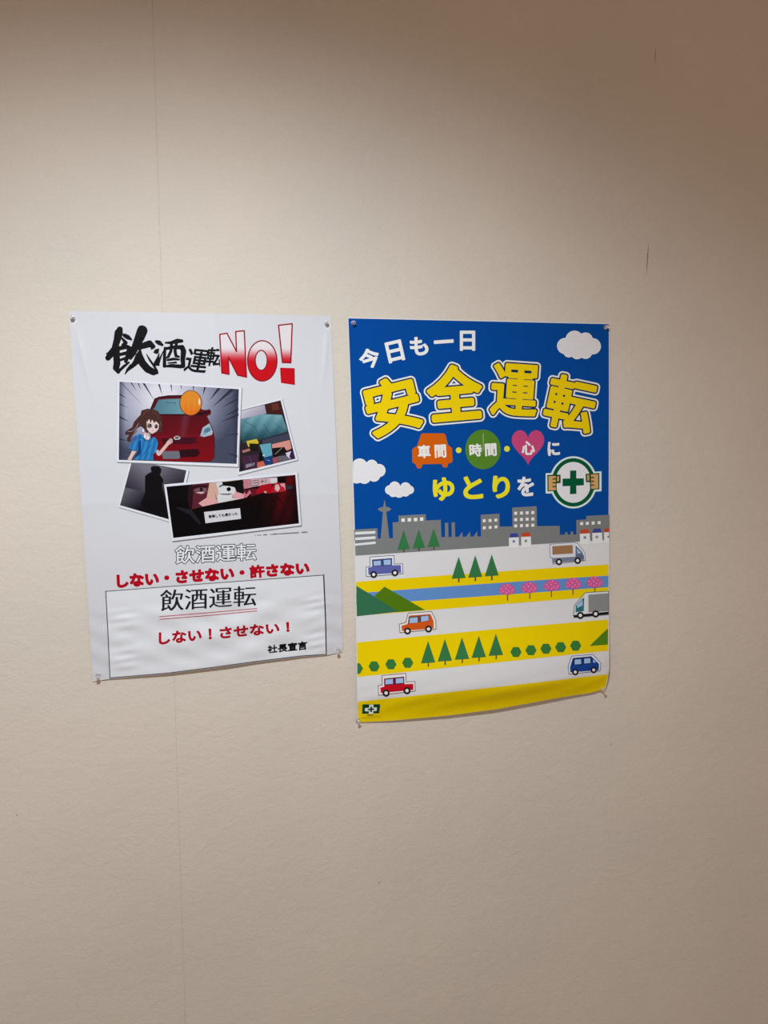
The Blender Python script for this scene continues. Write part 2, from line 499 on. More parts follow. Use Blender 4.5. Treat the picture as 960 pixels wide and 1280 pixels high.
def paper(name, sheet, parent, top, right, bottom, left, nu, nv, mat, back, base=0.0, label=None):
    """Coons patch between four pixel border lines; front face plus a thin back"""
    def along(line, n):
        L = np.array(line, float); d = np.r_[0, np.cumsum(np.hypot(*np.diff(L, axis=0).T))]; u = np.linspace(0, d[-1], n)
        return np.stack([np.interp(u, d, L[:, 0]), np.interp(u, d, L[:, 1])], 1)
    T, B = along(top, nu+1), along(bottom, nu+1); Lf, Rt = along(left, nv+1), along(right, nv+1)
    u = np.linspace(0, 1, nu+1)[None, :, None]; v = np.linspace(0, 1, nv+1)[:, None, None]
    S = (1-v)*T[None]+v*B[None]+(1-u)*Lf[:, None]+u*Rt[:, None]-((1-u)*(1-v)*T[0]+u*(1-v)*T[-1]+(1-u)*v*B[0]+u*v*B[-1])
    S = S.reshape(-1, 2)
    F = sheet.place(S, base); N = sheet.normals(F); Bk = F.copy(); Bk[:, 1] += 0.00018
    nn = len(F); faces = []
    ix = lambda i, j: j*(nu+1)+i
    for j in range(nv):
        for i in range(nu):
            faces.append((ix(i, j), ix(i, j+1), ix(i+1, j+1), ix(i+1, j)))
    nf = len(faces)
    for j in range(nv):
        for i in range(nu):
            faces.append((nn+ix(i, j), nn+ix(i+1, j), nn+ix(i+1, j+1), nn+ix(i, j+1)))
    border = [ix(i, 0) for i in range(nu)]+[ix(nu, j) for j in range(nv)]+[ix(i, nv) for i in range(nu, 0, -1)]+[ix(0, j) for j in range(nv, 0, -1)]
    for a, b in zip(border, border[1:]+border[:1]): faces.append((a, b, nn+b, nn+a))
    V = np.vstack([F, Bk])
    me = bpy.data.meshes.new(name); me.from_pydata(V.tolist(), [], faces)
    me.materials.append(mat); me.materials.append(back)
    me.polygons.foreach_set('material_index', [0]*nf+[1]*(len(faces)-nf))
    me.shade_smooth(); me.normals_split_custom_set_from_vertices(np.vstack([N, -N]).tolist())
    o = bpy.data.objects.new(name, me); COL.objects.link(o)
    loc = Vector(F.mean(0)); me.transform(Matrix.Translation(-loc))
    off = Vector((0, 0, 0)); ptr = parent
    while ptr: off += ptr.location; ptr = ptr.parent
    o.parent = parent; o.location = loc-off
    if label: o['label'] = label
    return o

white_gloss = plain('poster_paper_white', (0.665, 0.685, 0.745), 0.34, 0.35)
white_back = plain('poster_paper_back', (0.70, 0.69, 0.68), 0.6, 0.3)
white_right = plain('poster_paper_coated', (0.77, 0.79, 0.83), 0.42, 0.4)
sheet_white = plain('notice_paper', (0.75, 0.78, 0.84), 0.50, 0.35)

# ================================================================== LEFT POSTER
c = SL.place([((LBL[0]+LBR[0])/2, (LBL[1]+LBR[1])/2)])[0]
LP = empty('warning_poster', (c[0], 0.0, c[2]))
tag(LP, 'white glossy poster with comic panels and a red NO!, left of the blue one', 'poster')
paper('paper', SL, LP, [LTL, (250, 391.4), LTR], [LTR, (418, 499), (422.3, 600), (424.8, 670), (427, 740), (428.3, 800), LBR],
      [LBL, (137, 848.6), (210, 842.3), (270, 834.6), (321, 827.6), (377.5, 820.8), (407.5, 819), LBR],
      [LTL, (90.6, 458), (95.7, 528), (102, 630), (107.4, 712), (113.3, 802), LBL], 190, 260, white_gloss, white_back)

# --- headline: brush-written 飲酒, smaller 運転, outlined NO!
B1 = K(120, 395, 6.4)
def brush(lines):
    out = []
    for ln in lines:
        q = [(120+x/6.4, 395+y/6.4, w*1.08/6.4+0.25) for x, y, w in ln]
        out += stroke(q)
    return out
BLK = (18, 16, 18)
nomu = [[(190, 108, 44), (182, 135, 62), (170, 190, 52), (148, 262, 44), (118, 305, 50), (96, 335, 40), (92, 348, 16)],
        [(228, 155, 28), (255, 170, 34), (282, 188, 14)], [(208, 178, 14), (238, 214, 28), (215, 232, 22)],
        [(84, 300, 8), (118, 300, 36), (175, 262, 30), (246, 246, 30), (278, 262, 30), (262, 300, 24)],
        [(172, 250, 34), (164, 320, 48), (168, 380, 50), (160, 415, 46), (178, 448, 26)], [(176, 312, 22), (262, 292, 26)],
        [(196, 352, 18), (255, 330, 20)], [(262, 262, 28), (250, 330, 30), (238, 362, 26)], [(178, 446, 22), (222, 404, 20), (262, 372, 14)],
        [(232, 466, 5), (252, 432, 20), (284, 402, 34)],
        [(365, 108, 62), (370, 118, 78), (350, 170, 72), (322, 232, 58), (296, 292, 48), (276, 336, 26)],
        [(345, 262, 18), (385, 236, 46), (428, 222, 50), (458, 244, 32), (446, 262, 14)],
        [(352, 278, 20), (345, 322, 56), (322, 366, 44), (290, 402, 28), (262, 428, 12)],
        [(345, 318, 50), (372, 378, 54), (412, 424, 54), (460, 450, 46), (488, 454, 22)], [(404, 306, 5), (430, 352, 14), (466, 402, 16), (486, 440, 20)]]
sake = [[(484, 205, 22), (505, 214, 34), (530, 232, 18)], [(466, 290, 12), (484, 284, 36), (498, 268, 14)],
        [(505, 300, 6), (494, 340, 20), (484, 378, 40), (502, 392, 14)], [(540, 278, 5), (512, 340, 14), (500, 376, 18)],
        [(556, 214, 12), (600, 214, 22), (650, 200, 34), (686, 200, 24)],
        [(552, 256, 18), (548, 320, 22), (548, 400, 26)], [(552, 262, 20), (620, 250, 24), (690, 250, 34), (700, 282, 40), (694, 350, 34), (698, 400, 30), (684, 410, 16)],
        [(544, 404, 10), (600, 398, 26), (680, 404, 28)], [(604, 218, 22), (600, 280, 20), (578, 326, 20), (560, 338, 8)],
        [(644, 214, 20), (632, 280, 22), (640, 320, 22), (664, 326, 14)], [(572, 352, 16), (620, 344, 20), (664, 348, 14)], [(576, 376, 8), (640, 372, 14)]]
hd = [(brush(nomu), BLK), (brush(sake), BLK)]
hd.append((seg_fill(char_segs('運', 246.0, 451.0, 27.0, 28.5, -6, 0.12), 0.55, 0.35), BLK))
hd.append((seg_fill(char_segs('転', 268.5, 446.0, 19.5, 23.0, -3, 0.12), 0.55, 0.35), BLK))
printed('headline_lettering', SL, LP, hd, 1, 'black brush-written lettering')

B2 = K(220, 390, 4.571)
def no_fill(x, y):
    u = np.clip((y-(390+200/4.571))/(92/4.571), 0, 1); u = u*u*(3-2*u)
    a = np.array((226, 216, 218)); b = np.array((198, 10, 24)); r = a+(b-a)*u
    return tuple(r)
LN = B2([(250, 128), (291, 121), (346, 226), (341, 112), (390, 107), (403, 372), (352, 361), (299, 258), (303, 356), (262, 348)])
OUT = (150, 14, 36)
def ring(cx, cy, rx, ry, ix, iy, icx, icy, n=48):
    q = []
    for i in range(n):
        a, b = 2*pi*i/n, 2*pi*(i+1)/n
        q.append([(cx+rx*cos(a), cy+ry*sin(a)), (cx+rx*cos(b), cy+ry*sin(b)), (icx+ix*cos(b), icy+iy*sin(b)), (icx+ix*cos(a), icy+iy*sin(a))])
    return q
def cut(polys, st=2.0):
    r = []
    for q in polys: r += fill(q, st)
    return r
oc, orx, ory = B2([(493, 279)])[0], 84/4.571, 115/4.571
ic, irx, iry = B2([(487, 276)])[0], 34/4.571, 57/4.571
ex1 = B2([(586, 76), (664, 67), (656, 290), (608, 288)]); ex2 = B2([(598, 322), (675, 324), (676, 413), (603, 402)])
printed('no_lettering', SL, LP, [
    (stroke(LN, True, 3.0), (226, 214, 216), 0),
    (fill(LN, 2), no_fill, 1), (cut(ring(*oc, orx, ory, irx, iry, *ic)), no_fill, 1), (fill(ex1, 2), no_fill, 1), (fill(ex2, 2), no_fill, 1),
    (stroke(LN, True, 1.7), OUT, 2), (stroke(disc(*oc, orx, ory, 48), True, 1.6), OUT, 2), (stroke(disc(*ic, irx, iry, 40), True, 1.4), OUT, 2),
    (stroke(ex1, True, 1.7), OUT, 2), (stroke(ex2, True, 1.5), (190, 10, 24), 2)], 2, 'red lettering NO! fading to white at the top')

# --- comic panels
def quad_grad(tl, tr, br, bl, colf, n=40, m_=34):
    q = []
    def at(u, v): return ((1-u)*(1-v)*tl[0]+u*(1-v)*tr[0]+u*v*br[0]+(1-u)*v*bl[0], (1-u)*(1-v)*tl[1]+u*(1-v)*tr[1]+u*v*br[1]+(1-u)*v*bl[1])
    for j in range(m_):
        for i in range(n):
            q.append([at(i/n, j/m_), at((i+1)/n, j/m_), at((i+1)/n, (j+1)/m_), at(i/n, (j+1)/m_)])
    return (q, colf)
def mixc(a, b, u):
    u = min(1, max(0, u)); return tuple(a[i]+(b[i]-a[i])*u for i in range(3))

FR = (222, 221, 226)
def frame(name, outer, inner, back, layer, label):
    """photo print in the poster: grey edge line, white border"""
    sh = [(x+0.9, y+1.0) for x, y in outer]
    o = printed(name, SL, LP, [(fill(sh), (128, 128, 132), 0), (fill(outer), FR, 1), (back[0], back[1], 2)]+list(back[2:]), layer, label)
    return o

# panel: grey night scene with a dark figure (lowest in the stack)
P3 = K(140, 575, 8)
o3 = P3([(188, -8), (770, 100), (650, 640), (62, 470)]); i3 = P3([(202, 0), (744, 103), (632, 612), (80, 452)])
def c3(x, y):
    X, Y = (x-140)*8, (y-575)*8
    u = (Y-60)/420+0.1*math.sin(X/90)
    c = mixc((118, 114, 126), (20, 17, 24), u*0.9+0.25*abs((X-340)/300)) if Y < 290+0.2*X-40 else mixc((92, 90, 100), (14, 12, 18), (X-60)/380+(Y-380)/300)
    return c
f3 = frame('shadow_figure_panel', o3, i3, quad_grad(*i3, c3), 3, 'dark grey picture of a shadowed figure')
fig = P3([(385, 75), (410, 60), (470, 62), (495, 95), (488, 130), (478, 145), (515, 200), (500, 255), (515, 330), (540, 430), (545, 560), (380, 510), (285, 440), (330, 330), (330, 160), (360, 135), (395, 120)])
printed('figure', SL, f3, [(fill(fig), (14, 12, 15))], 6)

# panel: blanket and goods on a table
P2 = K(290, 490, 8.727)
o2 = P2([(80, 188), (545, 68), (718, 742), (60, 908)]); i2 = P2([(95, 200), (530, 90), (692, 728), (78, 872)])
f2 = frame('room_panel', o2, i2, (fill(i2), (42, 32, 40)), 3, 'coloured picture of a blanket and clutter on a table')
TEAL = (88, 132, 142)
def tealf(x, y):
    X, Y = (x-290)*8.727, (y-490)*8.727
    return mixc(mixc((112, 158, 166), (40, 84, 96), (Y-250)/280+0.12*math.sin(X/22+Y/40)), (22, 46, 54), (Y-430+X*0.1)/240)
printed('blanket', SL, f2, [(fill(P2([(100, 305), (240, 262), (330, 240), (545, 250), (610, 430), (330, 515), (120, 560), (95, 500)]), 1.2), tealf, 0),
    (stroke([(*P2([(130, 320)])[0], 0.4), (*P2([(250, 380)])[0], 0.7), (*P2([(300, 490)])[0], 0.3)]), (30, 70, 84), 1),
    (stroke([(*P2([(340, 340)])[0], 0.3), (*P2([(390, 420)])[0], 0.7), (*P2([(430, 480)])[0], 0.3)]), (34, 74, 88), 1),
    (stroke([(*P2([(460, 330)])[0], 0.3), (*P2([(540, 400)])[0], 0.7), (*P2([(590, 430)])[0], 0.3)]), (34, 74, 88), 1)], 7, 'teal blanket')
printed('wall_print', SL, f2, [
    (fill(P2([(95, 205), (355, 140), (375, 235), (330, 240), (240, 262), (95, 300)])), lambda x, y: mixc((216, 212, 218), (160, 152, 170), abs(x-300)/40+((y-505)/30)), 0),
    (fill(P2([(358, 140), (525, 95), (560, 240), (540, 250), (380, 240)])), (62, 28, 24), 0), (fill(P2([(430, 130), (500, 115), (520, 190), (440, 205)])), (92, 46, 34), 1)], 7)
printed('shelf', SL, f2, [
    (fill(P2([(330, 520), (610, 440), (630, 515), (440, 565), (340, 585)])), (60, 62, 78), 0), (stroke([(*P2([(330, 520)])[0], 0.5), (*P2([(612, 450)])[0], 0.5)]), (24, 30, 50), 1)], 7)
clut = [((158, 535), (270, 512), (290, 545), (285, 570), (180, 600), (165, 570), (198, 172, 44)), ((190, 560), (285, 565), (290, 640), (210, 650), (190, 610), (28, 22, 18)),
        ((300, 575), (425, 558), (440, 690), (350, 715), (96, 158, 176)), ((345, 712), (440, 690), (440, 790), (370, 800), (24, 58, 112)),
        ((435, 570), (630, 522), (650, 615), (600, 640), (560, 600), (440, 612), (206, 138, 128)), ((440, 615), (570, 600), (600, 650), (500, 700), (450, 705), (22, 16, 20)),
        ((110, 640), (190, 615), (200, 640), (120, 665), (168, 112, 96)), ((110, 700), (280, 680), (280, 830), (130, 850), (66, 34, 58)),
        ((275, 770), (340, 750), (365, 800), (275, 830), (196, 96, 76)), ((500, 700), (600, 690), (650, 735), (510, 770), (98, 94, 104)),
        ((440, 720), (500, 705), (505, 770), (450, 780), (150, 74, 84)), ((585, 665), (645, 645), (625, 700), (640, 735), (600, 700), (210, 198, 210)),
        ((620, 670), (665, 650), (688, 720), (640, 735), (58, 30, 74)), ((300, 640), (350, 690), (330, 790), (295, 740), (14, 12, 14)),
        ((150, 790), (250, 770), (240, 800), (150, 830), (128, 122, 134)), ((105, 765), (135, 800), (130, 850), (92, 862), (30, 24, 30))]
printed('clutter', SL, f2, [(fill(P2(list(q[:-1]))), q[-1], i % 3) for i, q in enumerate(clut)]+
        [(stroke([(*P2([(470, 680)])[0], 0.6), (*P2([(550, 605)])[0], 0.5)]), (150, 160, 120), 4),
         (stroke([(*P2([(175, 545)])[0], 0.7), (*P2([(262, 528)])[0], 0.7)]), (222, 200, 70), 4),
         (stroke([(*P2([(190, 700)])[0], 0.9), (*P2([(235, 815)])[0], 0.9)]), (58, 66, 96), 4), (disc(*P2([(345, 690)])[0], 1.2) and fill(disc(*P2([(345, 690)])[0], 1.2)), (180, 206, 210), 4),
         (stroke([(*P2([(375, 740)])[0], 0.7), (*P2([(415, 750)])[0], 0.7)]), (120, 160, 200), 4)], 8, 'assorted packages and a cup')

# panel: girl before a red car
P1 = K(140, 470, 5.647)
o1 = P1([(40, 27), (916, 80), (890, 642), (33, 606)]); i1 = P1([(53, 40), (895, 93), (880, 620), (48, 592)])
def c1(x, y):
    X, Y = (x-140)*5.647, (y-470)*5.647
    r = math.hypot((X-360)/430, (Y-150)/400)
    c = mixc((216, 212, 220), (146, 146, 166), (r-0.2)/0.55)
    c = mixc(c, (66, 70, 90), (r-0.72)/0.5+max(0, (Y-430)/420))
    e = max(0, 1-min(X-48, 892-X)/46)
    return mixc(c, (36, 38, 52), 0.62*e)
f1 = frame('girl_and_car_panel', o1, i1, quad_grad(*i1, c1, n=70, m_=44), 12, 'large colour picture of a girl and a red car')
sp_ = [((55, 42), (62, 42), (225, 215), 16), ((130, 46), (140, 46), (175, 110), 10), ((215, 50), (232, 52), (300, 175), 16), ((325, 57), (338, 58), (356, 140), 10),
       ((412, 62), (422, 62), (424, 120), 9), ((180, 50), (190, 52), (205, 100), 8), ((485, 66), (492, 66), (492, 105), 7), ((570, 72), (580, 72), (575, 110), 7),
       ((650, 78), (664, 80), (640, 140), 12), ((745, 84), (770, 86), (690, 170), 12), ((835, 90), (872, 92), (705, 222), 20), ((893, 150), (893, 168), (775, 220), 10),
       ((893, 225), (893, 245), (790, 285), 9), ((893, 262), (893, 284), (765, 325), 11), ((890, 405), (890, 415), (790, 418), 6), ((52, 120), (52, 132), (105, 160), 8),
       ((52, 190), (52, 200), (110, 225), 8), ((52, 280), (52, 295), (125, 325), 10), ((50, 440), (50, 452), (110, 455), 6), ((885, 560), (885, 575), (800, 540), 6), ((893, 120), (893, 128), (800, 180), 6)]
for a, b, c_, _ in sp_: printed('speed_line', SL, f1, [(fill(P1([a, b, c_])), (48, 46, 60))], 15)
CARR = (104, 12, 22)
def carc(x, y):
    X, Y = (x-140)*5.647, (y-470)*5.647
    c = mixc((84, 10, 22), (124, 8, 20), (Y-280)/300)
    c = mixc(c, (70, 8, 18), (330-X)/160)
    return mixc(c, (112, 58, 74), max(0, 1-abs(X-520+(Y-280)*0.15)/38)*(1 if Y < 430 else 0.0)*0.6)
carp = P1([(302, 162), (330, 148), (400, 138), (492, 136), (600, 170), (632, 238), (664, 242), (690, 236), (698, 250), (694, 270), (668, 282), (690, 330), (712, 380), (724, 440), (722, 575), (694, 602), (520, 605), (300, 596), (280, 480), (262, 300), (272, 232)])
car = printed('car', SL, f1, [(stroke(carp, True, 0.7), (34, 10, 16), 0), (fill(carp, 1.6), carc, 1), (stroke([(*q, 1.4) for q in P1([(272, 236), (304, 160), (400, 141), (490, 140)])]), (44, 14, 22), 2),
    (stroke([(*q, 1.1) for q in P1([(330, 275), (500, 276), (640, 274)])]), (40, 10, 18), 2), (stroke([(*q, 2.4) for q in P1([(600, 262), (640, 264), (686, 254)])]), (38, 12, 20), 2),
    (fill(P1([(350, 440), (590, 430), (600, 470), (560, 480), (360, 480)])), (70, 12, 26), 2), (stroke([(*q, 0.5) for q in P1([(300, 424), (440, 430), (640, 420)])]), (150, 20, 46), 3),
    (stroke([(*q, 0.8) for q in P1([(350, 455), (590, 448)])]), (34, 14, 26), 3), (stroke([(*q, 0.8) for q in P1([(370, 472), (580, 466)])]), (34, 14, 26), 3),
    (fill(P1([(470, 520), (610, 515), (620, 550), (590, 572), (480, 575)])), (44, 10, 20), 2), (stroke([(*q, 0.5) for q in P1([(350, 500), (620, 492)])]), (120, 14, 30), 3)], 16)
printed('windscreen', SL, car, [(fill(P1([(300, 225), (328, 168), (400, 162), (500, 160), (560, 200), (560, 268), (335, 268), (288, 232)])), lambda x, y: mixc((74, 114, 128), (104, 148, 158), (x-190)/40)),
    (stroke([(*q, 0.5) for q in P1([(380, 182), (400, 190), (445, 188), (448, 205)])]), (40, 60, 68), 1)], 19)
printed('headlamp', SL, car, [(fill(P1([(622, 424), (640, 365), (688, 334), (712, 395), (706, 415), (650, 430)])), (156, 176, 188)), (fill(P1([(640, 408), (655, 372), (690, 360), (700, 390), (660, 412)])), (78, 118, 142), 1),
    (stroke([(*q, 0.5) for q in P1([(645, 400), (670, 405), (705, 385)])]), (214, 226, 232), 2)], 19)
printed('number_plate', SL, car, [(fill(P1([(352, 550), (372, 530), (475, 530), (482, 575), (470, 585), (362, 585)])), (104, 106, 116))], 19)
printed('bonnet_badge', SL, car, [(ring(*P1([(459, 437)])[0], 24/5.647, 15/5.647, 14/5.647, 7/5.647, *P1([(459, 437)])[0], n=20), (186, 180, 184)), (fill(disc(*P1([(459, 437)])[0], 13/5.647, 6/5.647)), (96, 84, 92), 0)], 19)
bal = P1([(556, 190)])[0]
printed('balloon', SL, f1, [(fill(disc(*bal, 80/5.647, 90/5.647, 34)), (86, 44, 26), 0),
    (fill(disc(*bal, 75/5.647, 86/5.647, 34), 1.5), lambda x, y: mixc((216, 132, 42), (220, 108, 24), (y-bal[1])/14+0.3*math.sin(x*0.9)), 1),
    (fill(disc(bal[0]+61/5.647, bal[1]-8/5.647, 6/5.647, 24/5.647, 14)), (240, 214, 190), 2)], 20, 'orange balloon')
G = K(155, 505, 13.71)
SK = (218, 186, 180); HR = (70, 42, 38)
girl = printed('girl', SL, f1, [
    (fill(G([(300, 110), (400, 80), (500, 88), (590, 130), (640, 220), (660, 330), (650, 420), (640, 520), (590, 460), (560, 500), (500, 510), (380, 500), (340, 420), (290, 380), (240, 400), (180, 470), (130, 540), (110, 650), (60, 640), (50, 590), (90, 520), (20, 530), (20, 480), (70, 440), (140, 400), (170, 310), (230, 240), (280, 190)])), HR, 0),
    (stroke([(*q, 0.7) for q in G([(60, 470), (130, 470), (190, 430), (250, 330)])]), (160, 134, 140), 1), (stroke([(*q, 0.8) for q in G([(110, 600), (150, 520), (220, 460)])]), (96, 60, 58), 1),
    (stroke([(*q, 0.8) for q in G([(330, 200), (360, 130), (440, 110)])]), (104, 68, 56), 1), (stroke([(*q, 0.6) for q in G([(480, 130), (560, 170), (600, 260)])]), (104, 68, 56), 1), (stroke([(*q, 0.6) for q in G([(620, 300), (640, 400), (630, 480)])]), (120, 84, 82), 1)], 22, 'girl with brown hair in a blue top')
printed('face', SL, girl, [(fill(G([(385, 300), (430, 260), (470, 260), (510, 300), (560, 300), (600, 350), (590, 430), (550, 475), (480, 512), (430, 480), (395, 430)])), (222, 194, 190), 0),
    (fill(G([(430, 255), (460, 330), (480, 260), (520, 330), (545, 290), (590, 340), (600, 260), (520, 200), (420, 220), (385, 330)])), HR, 1),
    (fill(disc(*G([(438, 376)])[0], 2.9, 2.6)), (52, 46, 46), 2), (fill(disc(*G([(552, 384)])[0], 2.0, 2.7)), (48, 40, 40), 2), (fill(disc(*G([(428, 366)])[0], 0.7, 0.8)), (150, 146, 144), 3), (fill(disc(*G([(546, 374)])[0], 0.5, 0.7)), (150, 146, 144), 3),
    (fill(disc(*G([(445, 398)])[0], 1.5, 1.1)), (104, 100, 94), 3), (stroke([(*q, 0.7) for q in G([(620, 230), (648, 330), (640, 430), (622, 500)])]), HR, 4), (stroke([(*q, 0.9) for q in G([(372, 330), (380, 420), (400, 500)])]), (84, 52, 48), 4), (stroke([(*q, 0.4) for q in G([(395, 345), (430, 330), (470, 350)])]), (60, 40, 38), 3), (stroke([(*q, 0.45) for q in G([(478, 460), (500, 458)])]), (176, 110, 108), 3), (fill(disc(*G([(330, 455)])[0], 1.0, 2.2)), (226, 222, 230), 3)], 24)
printed('blue_top', SL, girl, [(fill(G([(340, 490), (430, 490), (420, 600), (380, 620), (340, 560)])), (206, 176, 168), 0),
    (fill(G([(250, 520), (320, 520), (350, 590), (400, 630), (450, 610), (500, 560), (560, 590), (580, 680), (560, 780), (540, 830), (500, 860), (490, 965), (170, 955), (240, 860), (250, 800), (150, 790), (80, 760), (110, 690), (170, 600), (200, 540)]), 1.5), lambda x, y: mixc((30, 98, 158), (52, 136, 194), 0.5+0.5*math.sin(x*0.9+y*0.25)), 1),
    (fill(G([(115, 600), (190, 540), (240, 580), (190, 640), (130, 660)])), (64, 92, 146), 2), (fill(G([(250, 640), (290, 620), (290, 850), (180, 930), (240, 820)])), (14, 56, 110), 2),
    (stroke([(*q, 0.7) for q in G([(240, 550), (340, 600), (400, 640), (460, 610), (500, 560)])]), (26, 60, 100), 3), (fill(G([(340, 540), (375, 520), (370, 580), (350, 590)])), (226, 226, 232), 3), (fill(G([(400, 550), (440, 560), (420, 610), (390, 600)])), (226, 226, 232), 3),
    (stroke([(*q, 0.6) for q in G([(470, 700), (400, 780), (300, 900), (290, 950)])]), (20, 74, 134), 3), (stroke([(*q, 0.5) for q in G([(430, 820), (390, 900), (380, 955)])]), (20, 74, 134), 3)], 26)
printed('arm', SL, girl, [(fill(G([(560, 790), (590, 830), (700, 700), (740, 640), (790, 590), (830, 600), (835, 660), (770, 700), (620, 880), (590, 890), (555, 860)])), (214, 176, 168), 0), (stroke([(*q, 0.5) for q in G([(770, 625), (800, 610), (820, 640), (790, 670)])]), (120, 84, 70), 1), (fill(G([(540, 800), (590, 780), (600, 830), (560, 850)])), (176, 182, 206), 1)], 24)
printed('arm', SL, girl, [(fill(G([(135, 800), (215, 810), (160, 890), (120, 965), (60, 955), (110, 860)])), (218, 184, 178), 0)], 24)

# panel: close-up of eyes on black
P4 = K(200, 585, 5.053)
o4 = P4([(25, 104), (868, 27), (892, 362), (76, 462)]); i4 = P4([(40, 118), (855, 43), (878, 350), (84, 442)])
def c4(x, y):
    X, Y = (x-200)*5.053, (y-585)*5.053
    if X < 560: return (5, 4, 6)
    g = 0.8*math.exp(-((X-770)/90)**2)*(0.45+0.55*max(0, 1-abs(Y-170)/200))*(0.8+0.2*math.sin(X/13+Y/37))
    g = max(g, 0.9*math.exp(-((X-820)/40)**2)*max(0, 1-abs(Y-80)/90))
    return mixc((7, 4, 6), (104, 4, 12), g)
f4 = frame('eyes_panel', o4, i4, quad_grad(*i4, c4, n=80, m_=32), 22, 'black and red picture of staring eyes')
E4 = K(220, 590, 12)
eyes = [([(190, 200), (240, 185), (260, 300), (240, 560), (215, 540), (170, 440)], (40, 14, 22), 5), ([(205, 190), (490, 160), (560, 155), (630, 160), (1010, 112), (1030, 395), (450, 510), (230, 560), (190, 500), (200, 300)], (88, 32, 44), 0),
        ([(500, 165), (640, 150), (900, 120), (1000, 200), (1010, 395), (620, 470), (400, 518), (335, 468), (460, 385), (490, 230)], (202, 160, 142), 1),
        ([(600, 160), (700, 150), (830, 200), (890, 240), (880, 320), (960, 400), (720, 450), (630, 465), (620, 400), (640, 300)], (206, 206, 208), 2),
        ([(340, 465), (460, 385), (560, 400), (620, 420), (610, 470), (400, 518)], (216, 158, 156), 2),
        ([(265, 265), (330, 235), (450, 240), (470, 290), (410, 325), (300, 325)], (112, 76, 84), 2), ([(355, 240), (400, 240), (395, 300), (365, 305)], (24, 12, 18), 3),
        ([(215, 215), (330, 195), (480, 200), (480, 225), (330, 235), (250, 260)], (44, 14, 20), 3), ([(300, 310), (350, 300), (400, 295), (430, 310), (380, 330)], (206, 172, 178), 4),
        ([(690, 150), (800, 140), (1000, 112), (1020, 330), (910, 300), (880, 230), (790, 210), (700, 205), (640, 235), (660, 200), (700, 190)], (12, 10, 12), 3),
        ([(760, 245), (790, 222), (820, 240), (825, 270), (790, 292), (762, 275)], (6, 5, 6), 4), ([(640, 325), (740, 325), (850, 320), (800, 345), (700, 342)], (90, 84, 90), 3),
        ([(585, 300), (600, 380), (620, 410), (605, 415), (590, 360)], (64, 34, 44), 3), ([(830, 340), (900, 320), (1015, 330), (1020, 395), (860, 400)], (214, 150, 160), 3), ([(840, 370), (870, 375), (850, 390)], (120, 60, 70), 4)]
printed('eyes', SL, f4, [(fill(E4(q)), c_, e) for q, c_, e in eyes], 26)
printed('shade', SL, f4, [(fill(P4([(100, 245), (200, 262), (262, 350), (250, 358), (180, 290), (120, 262)])), (30, 29, 34), 0)], 26)
R4 = K(290, 590, 10.667)
red = [([(125, 110), (245, 95), (245, 210), (140, 228)], (186, 120, 128), 0), ([(245, 95), (605, 70), (605, 145), (330, 190), (245, 205)], (196, 160, 166), 0), ([(505, 85), (600, 75), (600, 135), (515, 145)], (204, 200, 204), 1),
       ([(390, 175), (520, 150), (560, 250), (520, 290), (420, 275), (330, 300), (320, 240)], (160, 12, 26), 1), ([(560, 150), (705, 145), (715, 255), (610, 270), (520, 275)], (172, 30, 42), 1),
       ([(580, 170), (620, 165), (640, 220), (610, 265), (570, 230)], (206, 170, 172), 2), ([(640, 155), (705, 150), (715, 250), (690, 200), (655, 190)], (206, 140, 146), 2), ([(722, 180), (805, 178), (810, 225), (730, 230)], (40, 46, 58), 1),
       ([(0, 330), (20, 290), (60, 320), (90, 280), (110, 330), (160, 260), (190, 300), (235, 240), (265, 300), (215, 335), (110, 350), (0, 375)], (196, 110, 124), 1), ([(120, 250), (320, 215), (330, 300), (260, 330), (250, 250), (170, 290)], (96, 18, 32), 1),
       ([(425, 265), (450, 250), (465, 275), (440, 292)], (224, 150, 140), 3), ([(600, 75), (720, 65), (715, 140), (610, 140)], (8, 4, 6), 1)]
hair = [(stroke([(*q, w) for q, w in zip(R4(l_), (2.2, 1.8, 0.7))]), (26, 4, 10), 4) for l_ in (((330, 330), (250, 420), (230, 520)), ((400, 320), (400, 420), (440, 520)), ((480, 300), (560, 380), (590, 470)), ((440, 290), (600, 330), (680, 420)), ((250, 300), (130, 420), (120, 500)), ((520, 290), (500, 400), (520, 500)), ((360, 320), (320, 430), (330, 520)), ((280, 330), (180, 400), (160, 500)))]
printed('red_hair', SL, f4, [(fill(R4(q)), c_, e) for q, c_, e in red]+hair+
        [(stroke([(*q, 0.7) for q in R4(l_)]), (60, 16, 34), 4) for l_ in (((255, 110), (255, 180)), ((275, 120), (330, 112)), ((280, 150), (340, 140)), ((350, 105), (355, 165)), ((380, 130), (430, 122)), ((400, 100), (405, 150)), ((450, 100), (450, 140)), ((260, 185), (340, 175)))], 26, 'red and pink shattered picture')
bub = K(250, 630, 16)
sb = printed('speech_strip', SL, f4, [(fill(bub([(80, 160), (800, 82), (822, 295), (110, 385)])), (206, 203, 206), 0)], 31)
bs = row_segs('後悔しても遅かった', bub([(168, 222)])[0], bub([(750, 165)])[0], bub([(752, 222)])[0], bub([(175, 285)])[0])
printed('lettering', SL, sb, [(seg_fill(s, 0.16, 0.16), (30, 22, 28), 1) for s in bs], 31)

